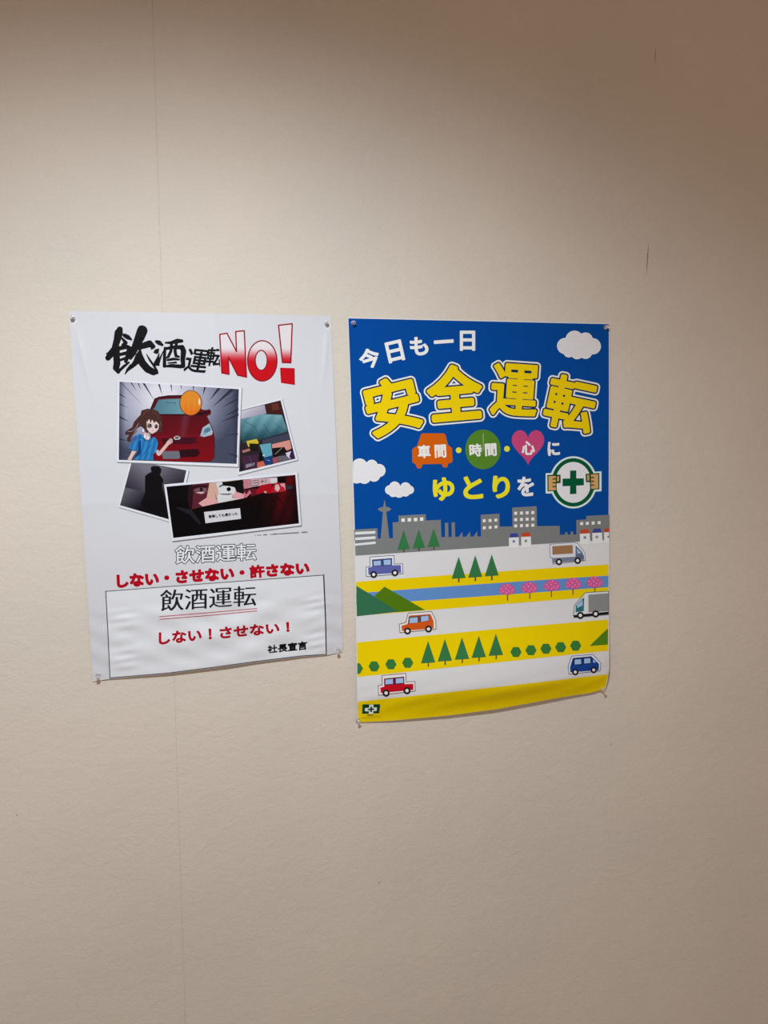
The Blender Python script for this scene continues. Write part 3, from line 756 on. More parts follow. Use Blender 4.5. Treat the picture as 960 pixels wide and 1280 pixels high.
# --- credits line, outlined slogan, red slogan
cr = []
for x0_, x1_, w_ in ((319, 319.8, 1.0), (321.5, 327, 0.6), (329.5, 334, 1.3), (338, 341, 0.7), (341.5, 345.5, 1.6), (346, 352, 0.9), (352.5, 358.5, 1.4), (359, 366, 1.3), (366.5, 374, 1.5), (377.3, 384.5, 1.7)):
    yy = lambda x: 669.3-(x-319)*0.064
    x = x0_
    while x < x1_:
        cr += stroke([(x, yy(x)-w_/2, 0.5), (x, yy(x)+w_/2, 0.5)]); cr += stroke([(x-0.3, yy(x), 0.35), (min(x+0.9, x1_), yy(x), 0.35)]); x += 0.95
printed('credit_line', SL, LP, [(cr, (66, 64, 70))], 1, 'tiny grey credit line')
o_s = row_segs('飲酒運転', (219.2, 683), (319.5, 679), (320, 699.5), (219.2, 705))
printed('outlined_slogan', SL, LP, [(seg_fill(s, 1.15, 0.3), (58, 56, 62), 0) for s in o_s]+[(seg_fill(s, 0.22, 0.3), (228, 228, 232), 1) for s in o_s], 1, 'white slogan outlined in grey')
r_s = row_segs('しない・させない・許さない', (146.5, 718.5), (385.5, 702.5), (386, 717), (147.5, 734.5))
printed('red_slogan', SL, LP, [(seg_fill(s, 0.9 if i == 9 else 1.2, 0.33), (178, 12, 30)) for i, s in enumerate(r_s)], 1, 'red slogan lettering')

# --- the notice pasted over the foot of the poster
NB = 0.00035
notice = paper('pasted_notice', SL, LP, [(131.5, 738.8), (268, 728.3), (405, 718.2)], [(405, 718.2), (407.3, 770), (408.6, 818.6)],
      [(137, 848.2), (210, 841.9), (270, 834.2), (321, 827.2), (377.5, 820.4), (408.6, 818.6)], [(131.5, 738.8), (134.5, 790), (137, 848.2)], 130, 70, sheet_white, white_back, NB, 'white notice sheet with cockled edges and a thin black border')
BR = (40, 38, 46)
printed('border_line', SL, notice, [(stroke([(131.8, 739.2, 0.9), (268, 728.8, 0.9), (404.6, 718.8, 1.0)]), (86, 86, 92), 0), (stroke([(132.2, 739.2, 1.1), (134.9, 790, 1.1), (137.5, 847.4, 1.1)]), (70, 72, 78), 0),
    (stroke([(404.6, 718.8, 1.5), (406.8, 770, 1.5), (407.9, 818, 1.3)]), BR, 0), (stroke([(137.5, 847.4, 1.0), (210, 841.3, 1.0), (270, 833.6, 1.0), (321, 826.6, 1.0), (377.5, 819.8, 1.0), (407.9, 818, 1.0)]), (78, 76, 82), 0)], 2, base=NB)
# mincho-style: thin level strokes, heavier uprights, small triangular feet
m_s = row_segs('飲酒運転', (200.6, 737.5), (320, 731.5), (320, 757), (200.6, 764.5))
printed('slogan_lettering', SL, notice, [(seg_fill(s, -0.12, 0.24, smear=0.55), (34, 34, 42)) for s in m_s], 2, 'black slogan in thin serif strokes', base=NB)
printed('double_underline', SL, notice, [(stroke([(199.5, 770.8, 0.9), (260, 766.0, 0.9), (321, 760.6, 0.9)]), (188, 56, 76)), (stroke([(199.7, 774.2, 0.9), (260, 769.4, 0.9), (321.2, 763.6, 0.9)]), (188, 56, 76))], 2, 'red double underline', base=NB)
q_s = row_segs('しない！させない！', (199.0, 791.0), (355.8, 777.8), (356.5, 790.2), (199.4, 805.2))
printed('red_lettering', SL, notice, [(seg_fill(s, 0.75, 0.3), (172, 14, 34)) for s in q_s], 2, 'red exclamation lettering', base=NB)
k_s = row_segs('社長宣言', (334.6, 807.4), (383.6, 801.2), (383.8, 811.6), (335.0, 816.6))
printed('signature_lettering', SL, notice, [(seg_fill(s, 0.42, 0.22), (16, 16, 20)) for s in k_s], 2, 'bold black signature line', base=NB)

# ================================================================== RIGHT POSTER
c = SR.place([((RBL[0]+RBR[0])/2, (RBL[1]+RBR[1])/2)])[0]
RP = empty('road_safety_poster', (c[0], 0.0, c[2]))
tag(RP, 'blue and yellow poster with cars, trees and big yellow characters, right of the white one', 'poster')
R_left = [RTL, (437.6, 480), (440.0, 575), (442.6, 660), (444.0, 730), (445.4, 804), (446.2, 860), RBL]
R_right = [RTR, (762.2, 500), (761.8, 640), (761.5, 760), (761.4, 835), (759.6, 850), (757.0, 861)]
R_bot = [RBL, (490, 901), (560, 894.6), (620, 886.8), (661.7, 879.2), (695, 873.0), (720, 868.8), (738, 866.2), (757.0, 861)]
paper('paper', SR, RP, [RTL, (600, 400.0), RTR], R_right, R_bot, R_left, 160, 320, white_right, white_back)

BLUE = (0, 63, 132); YEL = (220, 184, 0); GRY = (112, 112, 110); WHT = (206, 204, 204)
lx = lambda y: np.interp(y, [p[1] for p in R_left], [p[0] for p in R_left])+0.9
rx = lambda y: np.interp(y, [p[1] for p in R_right], [p[0] for p in R_right])-1.0
def band(yl, yr, yl2, yr2, n=24, xs=None):
    """a level band of the print; yl.. are (x,y) polylines of its upper and lower border"""
    q = []
    up = lambda u: np.interp(u, [0, .36, .68, 1], yl); dn = lambda u: np.interp(u, [0, .36, .68, 1], yl2)
    return q
def strip(top, bot, step=2.5):
    """top/bot: y at x = 446, 560, 660, 761"""
    X = [446, 560, 660, 761]
    a = np.polyfit(X, top, 2) if len(top) == 4 else np.polyfit([446, 761], top, 1)
    b = np.polyfit(X, bot, 2) if len(bot) == 4 else np.polyfit([446, 761], bot, 1)
    q = []
    n = 80
    for i in range(n):
        u0, u1 = i/n, (i+1)/n
        def col(u, pf):
            x = 446+(761-446)*u; y = np.polyval(pf, x); x0, x1 = lx(y), rx(y)
            x = x0+(x1-x0)*u; return (x, np.polyval(pf, x))
        t0, t1, b0, b1 = col(u0, a), col(u1, a), col(u0, b), col(u1, b)
        m = max(1, int(max(b0[1]-t0[1], b1[1]-t1[1])/step))
        for j in range(m):
            def mx(p, r, v): 
                y = p[1]+(r[1]-p[1])*v; return (p[0]+(r[0]-p[0])*v, y)
            q.append([mx(t0, b0, j/m), mx(t1, b1, j/m), mx(t1, b1, (j+1)/m), mx(t0, b0, (j+1)/m)])
    return q
# the blue sky follows the paper's slightly bowed sides
sky = []
n_, m_ = 80, 75
def sk(u, v):
    yl = 397.9+(690-397.9)*v; yr = 405.2+(672-405.2)*v
    x0, x1 = lx(yl), rx(yr); return (x0+(x1-x0)*u, yl+(yr-yl)*u)
for j in range(m_):
    for i in range(n_):
        sky.append([sk(i/n_, j/m_), sk((i+1)/n_, j/m_), sk((i+1)/n_, (j+1)/m_), sk(i/n_, (j+1)/m_)])
printed('blue_sky', SR, RP, [(sky, BLUE)], 1)
L_a = [694.5, 687.0, 681.0, 674.5]; L_b = [727.3, 719.0, 711.8, 705.6]; L_c = [741.5, 733.2, 726.0, 719.5]; L_d = [756.3, 748.3, 741.4, 733.8]
L_e = [770.0, 760.7, 752.8, 744.8]; L_f = [803.2, 792.0, 782.8, 774.4]; L_g = [846.2, 835.0, 823.6, 813.4]; L_h = [877.2, 865.2, 854.4, 842.6]
printed('yellow_field', SR, RP, [(strip(L_b, L_c), YEL)], 1)
printed('river', SR, RP, [(strip(L_c, L_d), (88, 128, 178))], 1, 'blue river band')
printed('yellow_field', SR, RP, [(strip(L_d, L_e), YEL)], 1)
printed('yellow_field', SR, RP, [(strip(L_f, L_g), YEL)], 1)
# foot band down to the paper's bottom edge
foot = []
for i in range(90):
    u0, u1 = i/90, (i+1)/90
    def c_(u):
        ph = np.polyfit([446, 560, 660, 761], L_h, 2)
        xt = 447.2+(760.0-447.2)*u; yt = float(np.polyval(ph, xt))
        xb = 447.8+(755.6-447.8)*u; yb = float(np.interp(xb, [p[0] for p in R_bot], [p[1] for p in R_bot]))-0.15
        return (xt, yt), (xb, yb)
    (a0, b0), (a1, b1) = c_(u0), c_(u1)
    for j in range(20):
        f_ = lambda a, b, v: (a[0]+(b[0]-a[0])*v+(2.2*v*(1-v) if u1 > 0.985 and a is a1 else 0), a[1]+(b[1]-a[1])*v)
        foot.append([f_(a0, b0, j/20), f_(a1, b1, j/20), f_(a1, b1, (j+1)/20), f_(a0, b0, (j+1)/20)])
printed('yellow_foot_band', SR, RP, [(foot, YEL)], 1.5)

# --- skyline
Gc = K(435, 620, 5.647); Hc = K(595, 620, 5.647)
def quads(f, lst): return sum([fill(f(q)) for q in lst], [])
def sqs(f, pts, s):
    return quads(f, [[(x-s/2, y-s/2+0.4), (x+s/2, y-s/2-0.4), (x+s/2, y+s/2-0.4), (x-s/2, y+s/2+0.4)] for x, y in pts])
def building(shapes, f, wins=None, wsize=20, winq=None, label=None, col=GRY, layer=2, name='building'):
    b = printed(name, SR, RP, [(quads(f, shapes), col)], layer, label)
    if wins:
        for w in wins: printed('window', SR, b, [(sqs(f, [w], wsize), (214, 212, 210))], layer+2)
    if winq:
        for w in winq: printed('window', SR, b, [(fill(f(w)), (200, 200, 202))], layer+2)
    return b
gx0 = float(lx(684))
base = [(gx0-0.1, 673.6), (552, 671.5), (699, 668.5), (761, 667.5), (761, 674.6), (660, 681.0), (560, 687.2), (gx0+0.3, 694.6)]
printed('city_ground', SR, RP, [(fill(base), GRY)], 3)
building([[(43, 237), (207, 228), (211, 305), (46, 315)]], Gc, winq=[[(50, 254), (193, 247), (193, 265), (50, 273)], [(50, 294), (193, 284), (194, 303), (50, 312)], [(50, 336), (195, 321), (196, 338), (50, 351)]], layer=4)
building([[(258, 25), (268, 77), (286, 79), (307, 91), (288, 107), (270, 111), (292, 305), (230, 305), (247, 111), (228, 108), (208, 93), (230, 80), (249, 77)]], Gc, name='tower')
building([[(315, 187), (358, 182), (356, 139), (548, 128), (550, 173), (655, 168), (660, 310), (318, 310)]], Gc, [(389, 170), (433, 168), (477, 166), (520, 163)], 24)
building([[(684, 190), (707, 189), (710, 305), (685, 305)]], Gc, name='chimney'); building([[(730, 187), (754, 186), (757, 305), (733, 305)]], Gc, name='chimney')
building([[(768, 305), (808, 253), (810, 305)], [(822, 302), (862, 250), (864, 302)], [(876, 300), (912, 248), (914, 300)]], Gc, name='factory_roof')
building([[(33, 132), (165, 125), (168, 310), (36, 310)]], Hc, [(58, 175), (99, 173), (140, 170), (59, 225), (100, 222), (141, 218)], 20)
building([[(166, 216), (590, 211), (593, 300), (166, 310)]], Hc)
building([[(255, 82), (428, 72), (431, 240), (258, 240)]], Hc, [(x, y-(i*1.6)) for y in (122, 167, 211) for i, x in enumerate((280, 321, 361, 401))], 21, layer=3)
building([[(628, 256), (646, 255), (647, 285), (628, 285)]], Hc, name='chimney'); building([[(668, 252), (686, 251), (687, 285), (668, 285)]], Hc, name='chimney')
building([[(708, 170), (778, 165), (778, 141), (941, 132), (941, 300), (709, 310)]], Hc, [(746, 195), (786, 193), (827, 191), (869, 188)], 21)
def house(body, roof, rc, win, ws=18, wc=(104, 116, 146)):
    b = printed('house', SR, RP, [(fill(Hc(body)), (206, 205, 206))], 5)
    printed('roof', SR, b, [(fill(Hc(roof)), rc)], 6, 'blue roof' if rc[2] > rc[0] else 'orange red roof')
    printed('window', SR, b, [(sqs(Hc, [win], ws), wc)], 6)
RB, RR = (54, 62, 128), (176, 62, 30)
house([(232, 294), (302, 291), (303, 366), (233, 370)], [(236, 293), (244, 265), (292, 262), (301, 290)], RB, (267, 320))
house([(318, 289), (387, 286), (390, 362), (320, 366)], [(320, 288), (328, 260), (378, 255), (386, 285)], RR, (352, 317), wc=(128, 126, 128))
house([(733, 267), (803, 263), (806, 338), (735, 342)], [(735, 266), (743, 237), (790, 233), (800, 263)], RR, (769, 293))
house([(820, 261), (890, 258), (893, 334), (823, 338)], [(822, 260), (830, 232), (878, 228), (888, 257)], RB, (853, 289), wc=(128, 126, 134))
house([(903, 257), (939, 255), (939, 331), (906, 334)], [(903, 256), (912, 230), (939, 226), (939, 254)], RR, (933, 287), 12)

# --- trees, bushes, hills
C4 = K(420, 620, 2.667)
TG = (48, 106, 60)
def conifer(f, tx, ty, by, hw, ty2, tw, layer=8):
    t = printed('conifer', SR, RP, [(fill(f([(tx, ty), (tx+hw, by-hw*0.05), (tx-hw, by+hw*0.08)])), TG, 1)], layer)
    printed('trunk', SR, t, [(fill(f([(tx-tw/2+1, by-2), (tx+tw/2+1, by-2), (tx+tw/2+1, ty2), (tx-tw/2+1, ty2)])), (70, 62, 30), 0)], layer)
for tx, ty, by in ((393, 240, 376), (500, 235, 368), (605, 228, 358)): conifer(Gc, tx, ty, by, 44, by+22, 9)
Jc = K(550, 680, 8.348)
for tx, ty, by, t2 in ((195, 132, 357, 398), (368, 117, 345, 386), (540, 108, 331, 377)): conifer(Jc, tx, ty, by, 73, t2, 15)
for tx, ty, by in ((307, 483, 556), (363, 476, 550), (420, 471, 544), (476, 466, 538), (533, 459, 531)): conifer(C4, tx, ty, by, 24, by+13, 4)
for x, y in ((127, 568), (183, 561), (239, 556), (600, 520), (650, 514), (700, 509), (749, 504), (799, 499)):
    q = [(x+19*cos(pi/3*i+0.0)*0.98, y+19*sin(pi/3*i)) for i in range(6)]
    printed('bush', SR, RP, [(fill(C4(q)), (50, 108, 48), 0)], 8)
printed('bush', SR, RP, [(fill(C4([(71, 557), (80, 558), (90, 575), (80, 592), (71, 593)])), (50, 108, 48), 0)], 8)
for x, y, tx, t2 in ((570, 312, 572, 349), (645, 306, 646, 343), (720, 299, 718, 337), (791, 293, 790, 330), (862, 288, 863, 322)):
    out = [(x+27*cos(a), y+3-22*sin(a) if sin(a) > 0 else y+10-7*abs(sin(a))*-1) for a in np.linspace(0, 2*pi, 30, endpoint=False)]
    out = [(x+27*cos(a), (y+4-24*sin(a)) if sin(a) >= 0 else (y+4-13*sin(a))) for a in np.linspace(0, 2*pi, 30, endpoint=False)]
    b = printed('blossom_tree', SR, RP, [(fill(C4(out), 3), (186, 82, 132), 1)]+
        [(fill(C4(disc(x+dx, y+dy, 3.1, n=8))), c_, 2) for dx, dy, c_ in ((-18, -3, (214, 120, 162)), (-9, -12, (206, 108, 150)), (3, -15, (214, 120, 162)), (12, -8, (210, 112, 154)), (19, 1, (214, 120, 162)), (-3, -4, (216, 124, 164)), (-12, 5, (208, 110, 152)), (6, 4, (214, 120, 162)), (15, 9, (206, 108, 150)), (-20, 9, (206, 108, 150)), (-2, 11, (212, 116, 158)))], 8, 'pink blossom tree')
    printed('trunk', SR, b, [(fill(C4([(tx-1.6, y+14), (tx+1.6, y+14), (tx+1.4, t2), (tx-1.4, t2)])), (84, 50, 36), 0)], 8)
Ic = K(435, 680, 8)
printed('hill', SR, RP, [(fill(Ic([(365, 426), (770, 660), (480, 682), (262, 522)])), (72, 108, 14), 0)], 4, 'light green hill')
printed('hill', SR, RP, [(fill(Ic([(83, 418), (210, 494), (505, 677), (89, 722)])), (46, 98, 68), 0)], 6, 'dark green hill')
Nc = K(655, 770, 8.348)
printed('hill', SR, RP, [(fill(Nc([(685, 313), (800, 200), (876, 128), (876, 298)])), (72, 116, 22), 0)], 6)

# --- vehicles
def vehicle(name, f, label, outline, oc_, bodies, windows, wheels, wr, layer=8, hub=0.48):
    v = printed(name, SR, RP, [(fill(f(outline)), (206, 206, 210), 0), (stroke(f(outline), True, 0.75), oc_, 1)]+[(fill(f(q)), c_, 2+i) for i, (q, c_) in enumerate(bodies)], layer, label)
    for q in windows: printed('window', SR, v, [(fill(f(q)), (146, 170, 208), 0)], layer+6)
    for x, y in wheels:
        c = f([(x, y)])[0]; r = f([(x+wr, y)])[0][0]-c[0]
        printed('wheel', SR, v, [(fill(disc(*c, r, n=22)), (26, 24, 30), 0), (fill(disc(*c, r*hub, n=18)), (218, 216, 218), 1)], layer+7)
vehicle('car', Ic, 'slate blue car', [(180, 232), (222, 224), (220, 130), (460, 114), (463, 202), (545, 196), (549, 294), (200, 326), (184, 320)], (84, 88, 120),
        [([(200, 238), (243, 226), (240, 156), (440, 140), (442, 213), (528, 211), (532, 286), (205, 308)], (84, 88, 148)), ([(242, 158), (438, 143), (440, 214), (246, 226)], (58, 62, 104))],
        [[(255, 172), (328, 166), (328, 213), (258, 218)], [(356, 161), (425, 155), (428, 207), (359, 210)]], [(257, 305), (469, 288)], 34)
vehicle('car', Ic, 'orange car', [(512, 802), (578, 786), (602, 692), (835, 675), (878, 762), (880, 852), (520, 887)], (110, 60, 40),
        [([(535, 818), (595, 800), (612, 716), (825, 700), (856, 772), (856, 846), (540, 870)], (188, 78, 22)), ([(606, 728), (812, 710), (812, 768), (604, 798)], (92, 62, 60))],
        [[(618, 740), (694, 732), (697, 785), (613, 793)], [(731, 725), (804, 716), (807, 764), (731, 778)]], [(595, 870), (805, 850)], 34)
Lc = K(440, 780, 8)
vehicle('car', Lc, 'red car', [(262, 617), (302, 610), (300, 516), (538, 494), (541, 580), (630, 575), (632, 670), (266, 713)], (120, 40, 54),
        [([(283, 636), (322, 626), (320, 546), (521, 525), (526, 601), (613, 598), (613, 659), (288, 690)], (178, 12, 28)), ([(321, 547), (520, 527), (523, 598), (326, 614)], (92, 22, 54))],
        [[(333, 557), (408, 549), (410, 598), (335, 604)], [(438, 546), (511, 539), (514, 588), (439, 595)]], [(341, 690), (550, 666)], 36)
vehicle('van', Nc, 'dark blue van', [(462, 522), (498, 420), (718, 402), (802, 490), (796, 572), (470, 607)], (70, 86, 140),
        [([(481, 532), (510, 438), (702, 420), (782, 500), (780, 566), (484, 588)], (18, 58, 128)), ([(512, 444), (604, 436), (604, 508), (506, 514)], (26, 40, 84)), ([(614, 436), (700, 428), (704, 498), (616, 504)], (26, 40, 84))],
        [[(528, 456), (594, 450), (597, 500), (529, 506)], [(628, 445), (690, 440), (694, 490), (628, 496)], [(722, 452), (753, 481), (722, 488)]], [(535, 585), (727, 563)], 33)
Kc = K(655, 680, 8.348)
vehicle('truck', Kc, 'small truck with brown load box', [(270, 4), (525, -16), (560, -4), (634, 90), (640, 172), (300, 208), (298, 146), (274, 140)], (110, 116, 146),
        [([(284, 14), (524, -4), (534, 118), (286, 136)], (196, 192, 198)), ([(294, 24), (508, 10), (511, 98), (298, 112)], (142, 104, 72)), ([(300, 146), (622, 126), (628, 172), (302, 198)], (112, 116, 132)), ([(538, 12), (604, 80), (626, 126), (626, 158), (538, 150)], (86, 96, 116))],
        [[(550, 44), (600, 94), (558, 102)]], [(365, 186), (560, 173)], 34)
vehicle('truck', Kc, 'grey lorry cut off by the poster edge', [(516, 742), (530, 640), (640, 508), (882, 492), (882, 736), (524, 768)], (60, 76, 78),
        [([(522, 738), (534, 642), (640, 522), (652, 716)], (196, 198, 200)), ([(538, 712), (542, 642), (616, 564), (628, 564), (624, 702)], (44, 98, 104)), ([(655, 516), (880, 500), (880, 716), (658, 728)], (196, 196, 196)), ([(672, 530), (880, 514), (880, 700), (674, 714)], (126, 126, 124)), ([(518, 742), (880, 706), (880, 732), (524, 766)], (20, 20, 24))],
        [[(552, 640), (610, 580), (612, 640), (556, 668)]], [(588, 745), (748, 729)], 37)

# --- clouds
def cloud(f, ds, s, xmin=None):
    q = [(*f([(x, y)])[0], r/s) for x, y, r in ds]
    printed('cloud', SR, RP, [(discs_fill(q, 0, xmin), (214, 218, 232), 0), (discs_fill(q, -1.1, xmin), (203, 199, 198), 1)], 3)
C3 = K(420, 380, 2.667); Fc = K(435, 565, 9.6)
cloud(C3, [(764, 140, 27), (795, 119, 30), (832, 119, 24), (856, 141, 27), (832, 161, 22), (804, 162, 22), (776, 160, 18), (806, 140, 38)], 2.667)
cloud(Fc, [(140, 170, 92), (285, 165, 72), (372, 222, 78), (312, 282, 74), (195, 302, 80), (105, 292, 85), (220, 230, 100), (80, 230, 80)], 9.6, float(lx(590)))
cloud(Fc, [(560, 420, 66), (690, 430, 66), (500, 455, 56), (742, 455, 50), (540, 488, 52), (612, 480, 68), (690, 480, 55)], 9.6)

# --- lettering
Ac = K(430, 390, 5.647); Bc = K(440, 440, 6); Cc = K(595, 440, 5.647); Dc = K(500, 530, 6.857); Ec = K(620, 530, 6.4)
def place_char(ch, f, s, cx, cy, w, h, rot): 
    c = f([(cx, cy)])[0]; return char_segs(ch, c[0], c[1], w/s, h/s, rot)
LW = (212, 212, 222)
row = [place_char('今', Ac, 5.647, 180, 327, 134, 132, 17), place_char('日', Ac, 5.647, 359, 278, 108, 140, 13), place_char('も', Ac, 5.647, 529, 241, 118, 124, 8),
       place_char('一', Ac, 5.647, 704, 209, 130, 14, 4), place_char('日', Ac, 5.647, 872, 203, 98, 132, 0)]
printed('small_headline_lettering', SR, RP, [(seg_fill(s, 0.95, 0.4), LW) for s in row], 3, 'white lettering in a rising arc')
big = [('安', Bc, 6, 305, 402, 376, 394, 14), ('全', Bc, 6, 770, 305, 384, 390, 5), ('運', Cc, 5.647, 272, 268, 312, 352, -4), ('転', Cc, 5.647, 668, 362, 330, 358, -12)]
for (ch, f, s, cx, cy, w, h, r), yo in zip(big, (2.55, 2.7, 1.75, 1.85)):
    sg = place_char(ch, f, s, cx, cy, w, h, r)
    printed('headline_character', SR, RP, [(seg_fill(sg, yo+3.7, 0.5), LW, 0), (seg_fill(sg, yo+1.75, 0.5), (2, 36, 74), 1), (seg_fill(sg, yo, 0.4), (222, 182, 6), 2)], 3, 'yellow character outlined in navy and white')
printed('dot', SR, RP, [(fill(disc(*Dc([(503, 225)])[0], 3.6)), (206, 200, 50))], 3); printed('dot', SR, RP, [(fill(disc(*Dc([(917, 213)])[0], 3.6)), (206, 200, 50))], 3)
b1 = printed('car_badge', SR, RP, [(fill(Dc([(180, 88), (200, 80), (370, 80), (388, 90), (412, 180), (446, 208), (452, 315), (440, 332), (412, 340), (408, 366), (395, 374), (370, 372), (356, 342), (192, 345), (186, 372), (168, 382), (146, 378), (134, 345), (106, 328), (104, 222), (116, 205), (146, 190)])), (188, 84, 10))], 3, 'orange car-shaped badge')
b2 = printed('clock_badge', SR, RP, [(fill(disc(*Dc([(712, 218)])[0], 152/6.857, 170/6.857, 48)), (74, 116, 34)), (stroke([(*Dc([(713, 80)])[0], 1.2), (*Dc([(714, 225)])[0], 1.2)]), (126, 150, 96), 1)], 3, 'green round clock badge')
hc = Ec([(256, 190)])[0]
heart = []
for i in range(60):
    t_ = 2*pi*i/60; hx = 16*sin(t_)**3; hy = 13*cos(t_)-5*cos(2*t_)-2*cos(3*t_)-cos(4*t_)
    heart.append((hc[0]+hx/16*130/6.4, hc[1]-(hy+2.5)/15.0*146/6.4))
b3 = printed('heart_badge', SR, RP, [(fill(heart), (176, 62, 104))], 3, 'pink heart badge')
def word(txt, f, s, cells, parent, off, col=LW, layer=5, name='lettering', h=0.32):
    segs = [place_char(c, f, s, *q) for c, q in zip(txt, cells)]
    return printed(name, SR, parent, [(seg_fill(g, off, h), col) for g in segs], layer)
word('車間', Dc, 6.857, [(207, 236, 102, 106, 3), (346, 233, 92, 106, 3)], b1, 0.55)
word('時間', Dc, 6.857, [(648, 224, 100, 104, 3), (778, 221, 92, 102, 3)], b2, 0.55)
word('心', Ec, 6.4, [(258, 192, 98, 104, 2)], b3, 0.62)
word('に', Ec, 6.4, [(462, 198, 88, 102, 2)], RP, 0.85)
word('を', Ec, 6.4, [(238, 500, 122, 146, 3)], RP, 0.95)
yt = [place_char(c, Dc, 6.857, *q) for c, q in zip('ゆとり', [(374, 558, 168, 182, 3), (626, 545, 152, 180, 2), (868, 540, 132, 178, 2)])]
printed('yellow_lettering', SR, RP, [(seg_fill(g, 1.35, 0.4), (212, 198, 30)) for g in yt], 3, 'rounded yellow lettering')

# --- round emblem: green cross held between two fists
Mc = K(675, 560, 11.29)
ec = Mc([(470, 485)])[0]; e_ = lambda rx_, ry_: fill(disc(ec[0], ec[1], rx_/11.29, ry_/11.29, 56))
GN = (0, 76, 44); EW = (198, 216, 222); TAN = (188, 146, 92)
em = printed('cross_emblem', SR, RP, [(e_(334, 368), EW, 0.4), (quads(Mc, [[(80, 356), (300, 350), (300, 500), (236, 640), (80, 642)], [(648, 344), (868, 328), (868, 610), (700, 622)]]), EW, 0),
    (e_(306, 342), GN, 1), (e_(252, 288), (206, 202, 204), 2)], 3, 'round white emblem with green ring')
printed('cross', SR, em, [(fill(Mc([(425, 318), (512, 316), (513, 429), (618, 428), (620, 526), (513, 531), (514, 648), (423, 652), (424, 536), (318, 540), (318, 432), (424, 430)])), GN)], 6, 'green cross')
def fist(box_, tan, thumb, notches):
    fo = printed('fist', SR, em, [(fill(Mc(box_)), (20, 66, 34), 0), (fill(Mc(tan)), TAN, 1), (fill(Mc(thumb)), (176, 150, 96), 1)]+[(fill(Mc(q)), (20, 66, 34), 2) for q in notches], 6, 'tan fist outlined in green')
fist([(103, 380), (290, 375), (292, 495), (236, 498), (236, 606), (106, 612)], [(120, 398), (222, 394), (222, 594), (122, 600)], [(240, 398), (268, 396), (268, 468), (240, 470)],
     [[(176, y), (224, y-2), (224, y+16), (176, y+18)] for y in (428, 482, 536)])
fist([(644, 364), (838, 352), (838, 582), (706, 590), (704, 486), (648, 482)], [(718, 374), (822, 368), (822, 570), (722, 576)], [(664, 380), (694, 377), (695, 462), (668, 464)],
     [[(716, y), (764, y-2), (764, y+16), (716, y+18)] for y in (408, 462, 516)])
# small mark at the foot
Sc = K(440, 870, 16)
mk = printed('corner_mark', SR, RP, [(fill(Sc([(208, 168), (566, 164), (548, 344), (204, 358)])), (10, 58, 30), 0),
    (fill(Sc([(345, 172), (430, 170), (427, 230), (498, 226), (494, 300), (425, 303), (424, 358), (336, 362), (338, 305), (256, 306), (258, 240), (341, 236)])), (206, 214, 196), 1),
    (fill(Sc([(368, 215), (402, 214), (401, 249), (442, 246), (440, 280), (400, 283), (400, 318), (364, 320), (365, 285), (320, 288), (322, 254), (367, 251)])), (10, 58, 40), 2)], 2, 'small green cross flag mark')
printed('mark_lettering', SR, mk, [(sum([stroke([(*Sc([(x, 372-(x-300)*0.03)])[0], 0.6), (*Sc([(x+2, 398-(x-300)*0.03)])[0], 0.6)]) for x in range(306, 432, 18)], [])+stroke([(*Sc([(302, 384)])[0], 0.5), (*Sc([(430, 380)])[0], 0.5)]), (92, 62, 14)),
    (sum([stroke([(*Sc([(x, 432-(x-200)*0.07)])[0], 0.45), (*Sc([(x+10, 446-(x-200)*0.07)])[0], 0.45)]) for x in range(200, 560, 22)], []), (128, 96, 10))], 2)

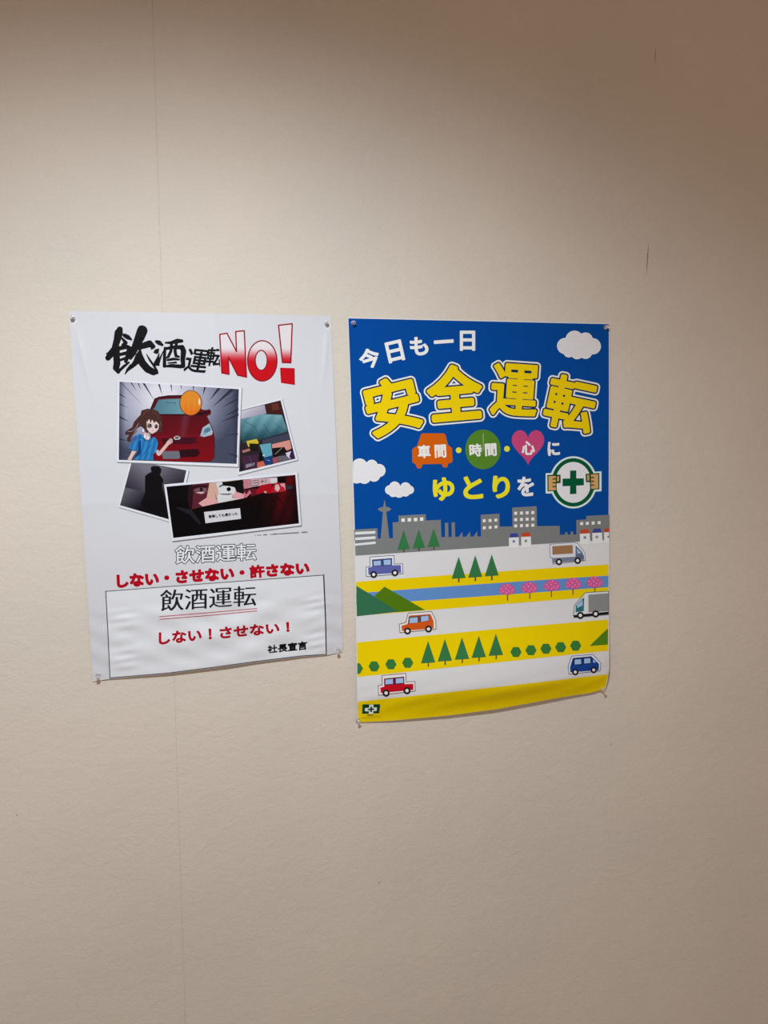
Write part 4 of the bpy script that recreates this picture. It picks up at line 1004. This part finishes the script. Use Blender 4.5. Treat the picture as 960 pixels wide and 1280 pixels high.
# ================================================================== push pins
clear = plain('clear_plastic', (0.90, 0.91, 0.92), 0.08, 0.6, 0.88, 1.49)
steel = plain('pin_steel', (0.5, 0.5, 0.5), 0.3); steel.node_tree.nodes['Principled BSDF'].inputs['Metallic'].default_value = 1.0
def lathe(name, prof, mat, parent=None, n=28):
    """prof: (distance off the wall, radius)"""
    v = []; f = []
    for d, r in prof:
        v += [(r*cos(2*pi*i/n), -d, r*sin(2*pi*i/n)) for i in range(n)]
    for k in range(len(prof)-1):
        for i in range(n):
            f.append((k*n+i, (k+1)*n+i, (k+1)*n+(i+1) % n, k*n+(i+1) % n))
    f.append(tuple(range(n))); f.append(tuple(range(len(prof)*n-1, (len(prof)-1)*n-1, -1)))
    o = mesh_obj(name, v, f, mat, parent); o.data.shade_smooth()
    es = o.modifiers.new('edge', 'EDGE_SPLIT'); es.split_angle = radians(50)
    return o
def make_pin():
    r = empty('push_pin', (0, 0, 0))
    lathe('collar', [(0.0006, 0.0036), (0.0010, 0.0042), (0.0018, 0.0042), (0.0022, 0.0036), (0.0024, 0.0020)], clear, r)
    lathe('grip', [(0.0024, 0.0019), (0.0045, 0.0016), (0.0070, 0.0019), (0.0076, 0.0031), (0.0086, 0.0034), (0.0094, 0.0032), (0.0098, 0.0022)], clear, r)
    lathe('needle', [(-0.004, 0.0004), (0.0030, 0.0005), (0.0060, 0.0005), (0.0062, 0.0002)], steel, r, 10)
    return r
pins = [((91.0, 397.5), SL, 4, 6, 'clear push pin at the top left corner of the white poster'), ((408.0, 404.0), SL, -5, 5, 'clear push pin at the top right corner of the white poster'),
        ((122.6, 843.5), SL, 6, -18, 'clear push pin at the bottom left corner of the white poster'), ((423.0, 812.3), SL, -12, -14, 'clear push pin at the bottom right corner of the white poster'),
        ((441.3, 404.0), SR, 0, 0, 'clear push pin at the top left corner of the blue and yellow poster'), ((756.0, 409.5), SR, 6, 4, 'clear push pin at the top right corner of the blue and yellow poster'),
        ((446.6, 899.0), SR, 12, -20, 'clear push pin at the bottom left corner of the blue and yellow poster'), ((752.0, 861.0), SR, 18, -22, 'clear push pin at the bottom right corner of the blue and yellow poster')]
proto = make_pin()
for i, (p_, sh, rz, rxx, lab) in enumerate(pins):
    if i == 0: r = proto
    else:
        r = proto.copy(); COL.objects.link(r)
        for ch in list(proto.children):
            k_ = ch.copy(); COL.objects.link(k_); k_.parent = r
    q = sh.place([p_])[0]
    r.location = (q[0], q[1], q[2]); r.rotation_euler = (radians(-rxx), 0, radians(rz))
    tag(r, lab, 'push pin', 'clear push pins holding the posters')

print('polys', sum(len(o.data.polygons) for o in SC.objects if o.type == 'MESH'))
